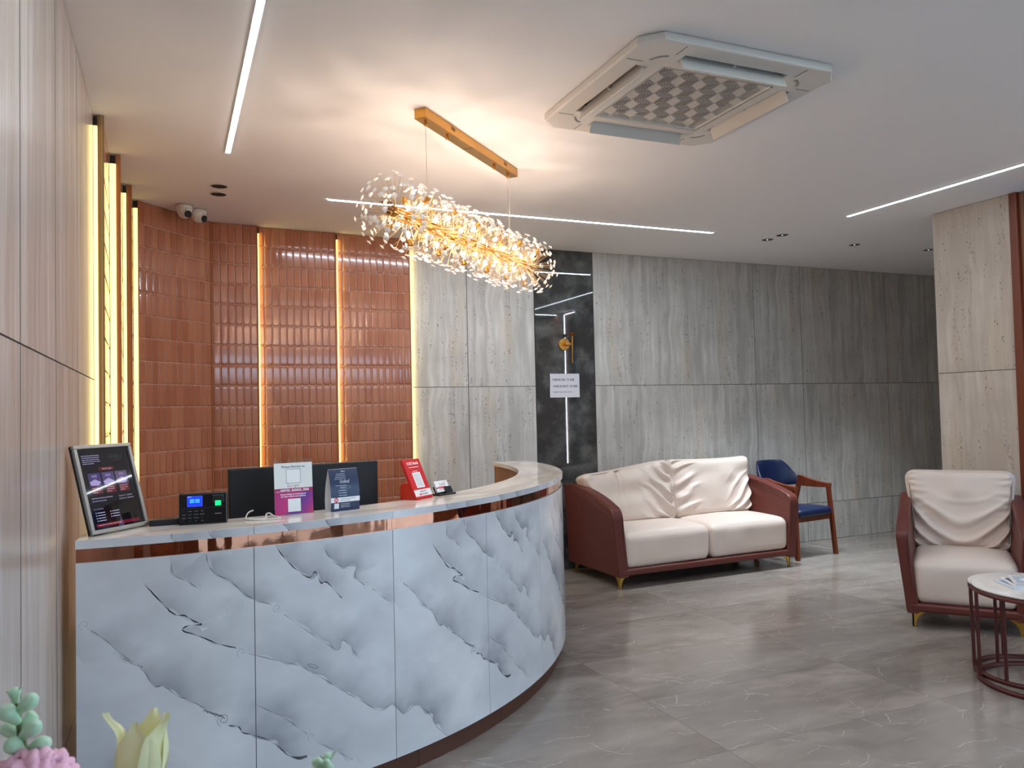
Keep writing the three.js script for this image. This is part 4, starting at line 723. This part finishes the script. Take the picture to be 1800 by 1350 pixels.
function leatherSeat(o, W, D, seats, T, backs) {
  // local axes: x along the seat, +z to the front, origin on the floor in the middle
  const zf = D / 2, zb = -D / 2;
  for (const s of [-1, 1]) {
    const sh = new THREE.Shape(); sh.moveTo(zf - 0.02, 0.105); sh.lineTo(zf - 0.012, 0.55); sh.quadraticCurveTo(zf - 0.012, 0.605, zf - 0.06, 0.622); sh.lineTo(zf - 0.12, 0.648); sh.quadraticCurveTo(zb + 0.4, 0.75, zb + 0.12, 0.762); sh.lineTo(zb + 0.02, 0.75); sh.lineTo(zb + 0.02, 0.105); sh.closePath();
    const g = new THREE.ExtrudeGeometry(sh, { depth: T - 0.03, bevelEnabled: true, bevelSize: 0.012, bevelThickness: 0.015, bevelSegments: 4, curveSegments: 10 }).rotateY(-PI / 2).translate(s * (W / 2 - T / 2) + (T - 0.03) / 2, 0, 0);
    // the front of the arm narrows towards the foot
    const p = g.attributes.position; for (let i = 0; i < p.count; i++) { const x = p.getX(i), y = p.getY(i), z = p.getZ(i), f = sstep(z, zf - 0.25, zf), low = 1 - sstep(y, 0.1, 0.28); p.setX(i, x - s * 0.05 * low * 0.7 + s * 0.012 * f * sstep(y, 0.3, 0.6)); }
    g.computeVertexNormals(); uvMetres(g, 4);
    const arm = part(o, 'arm', g, M.leatherRed);
    for (const e of [-1, 1]) { const xx = s * (W / 2 - T / 2) + e * (T / 2 - 0.009); part(arm, 'piping', sweep([V3(xx, 0.752, zb + 0.06), V3(xx, 0.75, zb + 0.2), V3(xx, 0.712, zb + 0.42), V3(xx, 0.654, zf - 0.14), V3(xx + s * 0.006, 0.622, zf - 0.045), V3(xx + s * 0.010, 0.57, zf - 0.004), V3(xx + s * 0.003, 0.35, zf - 0.006), V3(xx - s * 0.004, 0.26, zf - 0.007), V3(xx - s * 0.02, 0.18, zf - 0.008)].slice(0, e === s ? 6 : 8), 0.0032, 40, 6), M.piping); }
  }
  part(o, 'back_shell', uvMetres(rbox(W - 2 * T + 0.02, 0.64, 0.09, 0.02, 0, 0.43, zb + 0.055, 3), 4), M.leatherRed);
  part(o, 'front_rail', uvMetres(rbox(W - 0.11, 0.055, 0.07, 0.02, 0, 0.13, zf - 0.04, 3), 4), M.leatherRed);
  part(o, 'seat_base', box(W - 2 * T, 0.06, D - 0.12, 0, 0.16, -0.02), M.piping);
  const sw = (W - 2 * T + 0.0) / seats;
  for (let i = 0; i < seats; i++) {
    const x = (i - (seats - 1) / 2) * sw, g = cushion(sw - 0.004, 0.285, D - 0.15, { n: [28, 14, 28], r: 0.055, puff: 0, shape: (v, a, b, c) => { const up = b > 0 ? 1 : 0; v.y += up * 0.02 * (1 - a * a) * (1 - Math.abs(c) ** 3) - up * 0.012 * sstep(c, 0.5, 1) + fn(v.x * 5 + i * 9, v.z * 5) * 0.006; v.x *= 1 - 0.03 * sstep(-b, 0, 1) * sstep(c, 0.6, 1); v.z += fn(v.x * 6 + 3, v.y * 6) * 0.008 * (c > 0.9 ? 1 : 0); } });
    part(o, 'seat_cushion', g.translate(x, 0.295, 0.062), M.leatherCream);
  }
  backs(o, sw, zb);
  for (const sx of [-1, 1]) for (const sz of [-1, 1]) part(o, 'leg', legGeo, M.gold, { at: [sx * (W / 2 - 0.065), 0.002, sz * (D / 2 - 0.055)], rot: [0, sx < 0 ? (sz > 0 ? PI / 2 : 0) : (sz > 0 ? PI : -PI / 2), 0] });
}
{
  const o = thing('sofa', 'two seat sofa with cream leather cushions and red brown leather arms', 'sofa', [4.068, 0, -5.665], 0.012);
  leatherSeat(o, 1.87, 0.83, 2, 0.095, (o, sw, zb) => {
    const fl = (u, v) => {       // left cushion: gathered towards the middle seam
      const k = sstep(u, -0.1, 0.95), e = sstep(-u, 0.1, 0.6);
      return 0.042 * k * (crease((v * 1.0 + u * 1.6) * 12 + fn(u * 2, v * 3) * 5) - 0.4) + 0.02 * e * (crease((u * 1.9 + v * 0.35) * 7 + fn(u * 3, v * 2) * 4) - 0.5) * (0.4 + 0.6 * sstep(v, -0.8, 0.8)) + 0.03 * fn(u * 2.2, v * 2.2) - 0.03 * Math.exp(-(((u + 0.28 + 0.05 * v) / 0.05) ** 2)) * sstep(v, -0.9, 0.6);
    };
    const fr = (u, v) => {       // right cushion: pulled in at both sides, creases low on the right
      const k = sstep(-u, 0.2, 0.95), e = sstep(u, 0.1, 0.9);
      return 0.038 * k * (crease((v - u * 0.5) * 14 + fn(u * 2, v * 3) * 5) - 0.4) + 0.042 * e * (crease((v * 1.1 - u * 1.5) * 13 + fn(u * 2 + 5, v * 2) * 4) - 0.4) * sstep(-v, -0.7, 0.4) + 0.026 * fn(u * 2.6 + 9, v * 2.6);
    };
    const W = sw + 0.02;
    const L = cushion(W, 0.53, 0.19, { n: [64, 52, 8], r: 0.06, puff: 0.035, fold: fl, shape: (v, a, b, c) => { const t = sstep(b, -0.2, 1); v.y -= t * 0.085 * sstep(-a, -0.9, 1.0); v.x -= t * 0.05 * sstep(-a, 0.3, 1) - sstep(-b, 0.2, 1) * 0.07 * sstep(-a, 0.5, 1); } });
    const R = cushion(W, 0.53, 0.19, { n: [64, 52, 8], r: 0.06, puff: 0.04, fold: fr, shape: (v, a, b, c) => { const t = sstep(b, -0.2, 1); v.y -= t * 0.03 * (1 - sstep(Math.abs(a - 0.5), 0, 1.2)) * 0.2 + t * 0.012 * (1 - a * a); v.x += t * 0.045 * sstep(a, 0.3, 1) - sstep(-b, 0.2, 1) * 0.02 * sstep(a, 0.5, 1); } });
    part(o, 'back_cushion', L, M.leatherCream, { at: [-W / 2 + 0.008, 0.675, zb + 0.235], rot: [-0.2, 0, 0] });
    part(o, 'back_cushion', R, M.leatherCream, { at: [W / 2 - 0.004, 0.68, zb + 0.235], rot: [-0.2, 0, 0] });
  });
}
{
  const u = [0.615, 0.788], v = [0.788, -0.615], W = 0.72, D = 0.83, c = [4.195 + u[0] * (W / 2 - 0.012) + v[0] * D / 2, -3.545 + u[1] * (W / 2 - 0.012) + v[1] * D / 2];
  const o = thing('armchair', 'cream and red brown leather armchair in front of the travertine pillar', 'armchair', [c[0], 0, c[1]], Math.atan2(-u[1], u[0]));
  leatherSeat(o, W, D, 1, 0.072, (o, sw, zb) => {
    const f = (a, b) => {        // drapes hanging in a U between the two side seams
      const s = Math.abs(a), low = sstep(-b, -0.55, 0.7), side = sstep(s, 0.5, 1);
      return 0.04 * low * (crease((b - 0.75 * a * a) * 15 + fn(a * 1.5, b * 2) * 3) - 0.42) * (0.55 + 0.6 * s) + 0.012 * side * (crease(b * 34 + fn(a * 3, b * 6) * 4) - 0.5) + 0.03 * fn(a * 2.4 + 3, b * 2) * (1 - low * 0.5);
    };
    const W = sw + 0.03, g = cushion(W, 0.53, 0.2, { n: [64, 56, 8], r: 0.06, puff: 0.03, fold: f, shape: (p, a, b) => { const t = sstep(b, -0.3, 0.8); p.x *= 1 + 0.075 * t - 0.02 * (1 - t); p.y -= 0.0; } });
    const c = part(o, 'back_cushion', g, M.leatherCream, { at: [0, 0.675, zb + 0.235], rot: [-0.2, 0, 0] });
    for (const s of [-1, 1]) part(c, 'seam', sweep([V3(s * (W / 2 + 0.004), 0.245, 0.055), V3(s * (W / 2 - 0.005), 0.16, 0.092), V3(s * (W / 2 - 0.02), 0.0, 0.1), V3(s * (W / 2 - 0.035), -0.16, 0.092), V3(s * (W / 2 - 0.035), -0.24, 0.065)], 0.003, 30, 6), M.seam);
  });
}
{ // navy armchair with timber frame
  const o = thing('accent_chair', 'navy blue upholstered chair with timber arms beside the sofa', 'chair', [5.404, 0, -5.757], 0.143);
  for (const s of [-1, 1]) {
    part(o, 'front_leg', beam(V3(s * 0.272, 0.001, 0.262), V3(s * 0.243, 0.645, 0.225), 0.03, 0.042, 0.006), M.wood);
    part(o, 'rear_leg', beam(V3(s * 0.23, 0.001, -0.27), V3(s * 0.245, 0.66, -0.1), 0.03, 0.045, 0.006), M.wood);
    const sh = new THREE.Shape(); sh.moveTo(0.245, 0.628); sh.lineTo(0.245, 0.658); sh.quadraticCurveTo(0.08, 0.665, -0.06, 0.712); sh.lineTo(-0.1, 0.715); sh.lineTo(-0.125, 0.625); sh.quadraticCurveTo(0.05, 0.615, 0.245, 0.628);
    part(o, 'arm', uvMetres(new THREE.ExtrudeGeometry(sh, { depth: 0.024, bevelEnabled: true, bevelSize: 0.005, bevelThickness: 0.006, bevelSegments: 3, curveSegments: 10 }).rotateY(-PI / 2).translate(s * 0.245 + 0.012, 0, 0), 4), M.wood);
    part(o, 'side_rail', beam(V3(s * 0.24, 0.355, 0.235), V3(s * 0.222, 0.345, -0.19), 0.045, 0.024, 0.004), M.wood);
  }
  part(o, 'front_rail', rbox(0.48, 0.045, 0.026, 0.004, 0, 0.352, 0.225), M.wood); part(o, 'rear_rail', rbox(0.44, 0.045, 0.026, 0.004, 0, 0.342, -0.19), M.wood);
  part(o, 'seat', cushion(0.475, 0.075, 0.5, { n: [28, 10, 28], r: 0.034, puff: 0, shape: (v, a, b, c) => { if (b > 0) v.y += 0.018 * (1 - a * a) * (1 - c * c); v.x *= 1 - 0.05 * sstep(-c, 0, 1); v.z += 0.012 * (1 - a * a) * (c > 0 ? 1 : 0); v.y -= 0.02 * sstep(-c, -0.4, 1); } }).translate(0, 0.41, 0.02), M.navy);
  const NU = 40, NV = 10, pos = [], idx = [];         // padded back wrapping round the sitter
  const surf = (u, v, side) => { const a = (u - 0.5) * 2.75, e = Math.abs(u - 0.5) * 2, top = lerp(0.868, 0.70, sstep(e, 0.38, 1)), bot = lerp(0.605, 0.63, e), y = lerp(bot, top, v), lean = (y - 0.6) * 0.22, bulge = Math.sin(PI * v) ** 0.5 * Math.sin(PI * clamp(u, 0.001, 0.999)) ** 0.35, rr = 0.258 + lean * (1 - e * 0.6) + side * (0.006 + 0.02 * bulge); return [Math.sin(a) * rr * 1.0, y, -0.06 - Math.cos(a) * rr * 0.78]; };
  for (const side of [1, -1]) for (let i = 0; i <= NU; i++) for (let j = 0; j <= NV; j++) pos.push(...surf(i / NU, j / NV, side));
  const q = (s, i, j) => s * (NU + 1) * (NV + 1) + i * (NV + 1) + j;
  for (let i = 0; i < NU; i++) for (let j = 0; j < NV; j++) { idx.push(q(0, i, j), q(0, i, j + 1), q(0, i + 1, j + 1), q(0, i, j), q(0, i + 1, j + 1), q(0, i + 1, j)); idx.push(q(1, i, j), q(1, i + 1, j + 1), q(1, i, j + 1), q(1, i, j), q(1, i + 1, j), q(1, i + 1, j + 1)); }
  for (let i = 0; i < NU; i++) for (const j of [0, NV]) { const f = [q(0, i, j), q(0, i + 1, j), q(1, i + 1, j), q(0, i, j), q(1, i + 1, j), q(1, i, j)]; idx.push(...(j ? f.reverse() : f)); }
  for (let j = 0; j < NV; j++) for (const i of [0, NU]) { const f = [q(0, i, j), q(1, i, j), q(1, i, j + 1), q(0, i, j), q(1, i, j + 1), q(0, i, j + 1)]; idx.push(...(i ? f.reverse() : f)); }
  const g = new THREE.BufferGeometry(); g.setAttribute('position', new THREE.Float32BufferAttribute(pos, 3)); g.setIndex(idx); g.computeVertexNormals();
  part(o, 'backrest', uvMetres(g, 4), M.navy);
}
// ---------------------------------------------------------------- nesting tables
function roundTable(label, x, z, h, R, turn) {
  const o = thing('nesting_table', label, 'table', [x, 0, z], turn), legs = 6;
  part(o, 'table_top', uvMetres(lathe([[0.0001, h - 0.012], [R - 0.004, h - 0.012], [R, h - 0.008], [R, h - 0.003], [R - 0.004, h], [0.0001, h]], 64), 0.9), M.tableTop, { label: 'round pale marble top' });
  part(o, 'top_ring', lathe([[R - 0.02, h - 0.034], [R - 0.002, h - 0.034], [R, h - 0.032], [R, h - 0.0135], [R - 0.02, h - 0.0135], [R - 0.02, h - 0.034]], 64), M.maroonMetal);
  part(o, 'base_ring', lathe([[R - 0.03, 0.001], [R - 0.01, 0.001], [R - 0.01, 0.02], [R - 0.03, 0.02], [R - 0.03, 0.001]], 64), M.maroonMetal);
  for (let i = 0; i < legs; i++) { const a = i / legs * 2 * PI; part(o, 'leg', rod(V3(Math.cos(a) * (R - 0.018), 0.018, Math.sin(a) * (R - 0.018)), V3(Math.cos(a) * (R - 0.013), h - 0.03, Math.sin(a) * (R - 0.013)), 0.0088, 0.0088, 10), M.maroonMetal); }
  return o;
}
roundTable('round marble topped table on maroon rods carrying the magazines', 3.972, -2.518, 0.481, 0.321, 0.35);
roundTable('lower round table tucked under the magazine table', 4.06, -2.635, 0.462, 0.294, 0.1);
{
  const covers = [['#d9dde4', '#b02a44', '#7f93b4'], ['#e4e2e4', '#c86a74', '#4a4658'], ['#dcd8d6', '#7a5a70', '#aab4c4']];
  const labs = ['open-spread magazine lying on top of the magazine pile', 'magazine in the middle of the magazine pile', 'magazine at the bottom of the magazine pile'];
  for (let i = 0; i < 3; i++) {
    const k = 2 - i, m = print(256, 340, (x, w, h) => { const r = rng(40 + i); x.fillStyle = covers[i][0]; x.fillRect(0, 0, w, h); x.fillStyle = covers[i][2]; x.fillRect(20, 20, 216, 170); x.fillStyle = '#e8eaf0'; x.beginPath(); x.arc(130, 110, 60, 0, 7); x.fill(); x.fillStyle = covers[i][1]; x.fillRect(10, 220, 236, 40); x.fillStyle = '#f6f2f2'; x.font = 'bold 38px sans-serif'; x.fillText('INDIA', 26, 254); lines(x, '#5a5662', 20, 280, 210, 3, 16, 6, r); }, { rough: 0.35 });
    const o = thing('magazine', labs[i], 'magazine', [3.99 - k * 0.022, 0.481 + 0.001 + (k === 0 ? 0.0146 : k === 1 ? 0.0073 : 0), -2.545 - k * 0.012], 0.75 + k * 0.16, 'magazines on the round table');
    const curl = (g) => { const p = g.attributes.position; for (let n = 0; n < p.count; n++) p.setY(n, p.getY(n) + 0.0008 * (1 + Math.sin(p.getX(n) * 30)) * (p.getY(n) > 0.003 ? 1 : 0)); g.computeVertexNormals(); return g; };
    part(o, 'pages', curl(new THREE.BoxGeometry(0.2, 0.0055, 0.266, 12, 1, 4).translate(0, 0.00275, 0)), M.paper);
    part(o, 'cover', new THREE.PlaneGeometry(0.202, 0.268).rotateX(-PI / 2).translate(0, 0.0072, 0), m);
  }
}
// ---------------------------------------------------------------- flowers in the foreground
{
  const green = phy({ color: '#bcdcbc', roughness: 0.6 }), stemM = std({ color: '#5c6a40', roughness: 0.7 }), yellow = phy({ color: '#f8f5c2', roughness: 0.6, transmission: 0.15, thickness: 0, side: THREE.DoubleSide }), pink = phy({ color: '#fcc2d8', roughness: 0.7, transmission: 0.15, thickness: 0, side: THREE.DoubleSide });
  const ray = (px, py, depth) => { const v = V3((px - 900) / 1370, -(py - 675) / 1370, -1).multiplyScalar(depth).applyQuaternion(camera.quaternion); return v.add(EYE); };
  const table = thing('console_table', 'small timber console table carrying the flower vase', 'table', [0.02, 0, -0.62]);
  part(table, 'table_top', rbox(0.5, 0.03, 0.4, 0.004, 0, 0.685, 0), M.woodWall);
  for (const sx of [-1, 1]) for (const sz of [-1, 1]) part(table, 'leg', rbox(0.035, 0.67, 0.035, 0.004, sx * 0.22, 0.335, sz * 0.17), M.woodWall);
  const vase = thing('vase', 'white vase holding the artificial flowers', 'vase', [0.02, 0.7, -0.62]);
  part(vase, 'body', lathe([[0.0001, 0.001], [0.055, 0.001], [0.075, 0.05], [0.08, 0.1], [0.06, 0.17], [0.045, 0.2], [0.05, 0.22], [0.044, 0.22], [0.04, 0.2], [0.05, 0.17], [0.0001, 0.02]], 40), M.white);
  const mouth = V3(0.02, 0.9, -0.62);
  const stem = (o, top, r = 0.0025) => part(o, 'stem', sweep([mouth.clone().add(V3(0, -0.12, 0)), mouth, mouth.clone().lerp(top, 0.5).add(V3(0, 0.03, 0)), top], r, 30, 6), stemM);
  const bead = (p, dir, L, R) => { const g = lathe([[0.0001, 0], [R * 0.45, L * 0.06], [R * 0.62, L * 0.3], [R * 0.95, L * 0.66], [R, L * 0.8], [R * 0.72, L * 0.95], [0.0001, L]], 14); return g.applyQuaternion(new THREE.Quaternion().setFromUnitVectors(V3(0, 1, 0), dir.clone().normalize())).translate(p.x, p.y, p.z); };
  const sprig = (label, pts, base, depth) => {
    const o = thing('berry_sprig', label, 'plant'), b = ray(...base, depth), t = ray(pts[0][0], pts[0][1] + 14, depth); stem(o, b, 0.003);
    part(o, 'stalk', rod(b, t, 0.0035, 0.0018, 8), stemM);
    for (const [px, py, R, k] of pts) { const tip = ray(px, py, depth + (k ?? 0)), root = b.clone().lerp(t, clamp((base[1] - py) / (base[1] - pts[0][1]) - 0.12, 0.02, 0.95)), d = tip.clone().sub(root); part(o, 'bud', bead(root, d, d.length(), R), green); }
    for (const [px, py] of [[pts[0][0] - 14, pts[0][1] + 6], [pts[0][0] + 14, pts[0][1] - 4]]) part(o, 'leaf_tip', rod(t, ray(px, py, depth), 0.0018, 0.0006, 6), std({ color: '#b6c0a0', roughness: 0.7 }));
  };
  sprig('green beaded sprig rising above the pink flower', [[25, 1209, 0.0048], [60, 1226, 0.0062, -0.01], [6, 1246, 0.0066, -0.015], [64, 1254, 0.0055, 0.01], [64, 1274, 0.0066, -0.02], [8, 1276, 0.0062, 0.01], [84, 1304, 0.0064, -0.01], [16, 1306, 0.0066, -0.02]], [46, 1345], 0.62);
  sprig('green beaded sprig beside the yellow flower bud', [[577, 1323, 0.0038], [552, 1337, 0.0048, -0.01], [574, 1338, 0.0036, -0.02], [581, 1346, 0.0042, -0.01]], [569, 1372], 0.72);
  { // yellow bud with curling petals
    const o = thing('yellow_flower', 'pale yellow tulip shaped flower bud', 'flower'), D = 0.68, base = ray(246, 1420, D), top = ray(252, 1255, D), ax = top.clone().sub(base), up = ax.clone().normalize(), R = V3(1, 0, 0).applyQuaternion(camera.quaternion), F = V3(0, 0, -1).applyQuaternion(camera.quaternion), L = ax.length();
    stem(o, base, 0.003);
    const petal = (phi, len, flare, wide, curlX) => { const NU = 10, NV = 18, pos = [], idx = []; for (let j = 0; j <= NV; j++) for (let i = 0; i <= NU; i++) { const v = j / NV, u = i / NU - 0.5, rad = 0.0188 * (0.35 + 0.75 * Math.sin(Math.min(1, v * 1.5) * PI / 2)) * (1 - 0.16 * sstep(v, 0.45, 0.85)) + flare * sstep(v, 0.72, 1.05), w = wide * (0.6 + 0.4 * Math.sin(PI * Math.min(1, v * 1.15))) * (1 - 0.8 * sstep(v, 0.74, 1.0)), a = phi + u * w; const rr = rad * (1 - 0.1 * Math.cos(u * 6)); const p = base.clone().addScaledVector(up, v * len * L).addScaledVector(R, Math.cos(a) * rr + curlX * sstep(v, 0.8, 1)).addScaledVector(F, -Math.sin(a) * rr); pos.push(p.x, p.y, p.z); } for (let j = 0; j < NV; j++) for (let i = 0; i < NU; i++) { const k = j * (NU + 1) + i; idx.push(k, k + 1, k + NU + 2, k, k + NU + 2, k + NU + 1); } const g = new THREE.BufferGeometry(); g.setAttribute('position', new THREE.Float32BufferAttribute(pos, 3)); g.setIndex(idx); g.computeVertexNormals(); return g; };
    part(o, 'petal', petal(1.5, 1.0, 0.0, 2.4, 0), yellow); part(o, 'petal', petal(0.45, 1.06, 0.006, 1.7, 0.004), yellow); part(o, 'petal', petal(-1.5, 0.98, 0.0, 2.4, 0), yellow); part(o, 'petal', petal(PI - 0.1, 1.03, 0.008, 1.3, -0.007), yellow); part(o, 'petal', petal(-0.5, 0.97, 0.0, 1.6, 0), yellow);
  }
  { // pink ruffled flower head
    const o = thing('pink_flower', 'pink ruffled flower head below the beaded sprig', 'flower'), c = ray(58, 1405, 0.6), r = rng(44); stem(o, c, 0.003);
    for (let n = 0; n < 46; n++) { const a = n * 2.4, e = 0.12 + 1.35 * (n / 46), d = V3(Math.cos(a) * Math.sin(e), Math.cos(e), Math.sin(a) * Math.sin(e)), p = c.clone().addScaledVector(d, 0.026 + 0.006 * r());
      const g = new THREE.SphereGeometry(0.0125, 10, 7, 0, 2 * PI, 0, PI * 0.5), q = g.attributes.position; for (let i = 0; i < q.count; i++) q.setXYZ(i, q.getX(i) * 1.05, q.getY(i) * 0.42 + 0.003 * Math.sin(q.getX(i) * 400 + n) , q.getZ(i) * 0.85); g.computeVertexNormals();
      part(o, 'petal', g.applyQuaternion(new THREE.Quaternion().setFromUnitVectors(V3(0, 1, 0), d)).translate(p.x, p.y, p.z), pink); }
  }
}
scene.traverse((o) => { if (o.isMesh) { o.castShadow = true; o.receiveShadow = true; } });
renderer.render(scene, camera);
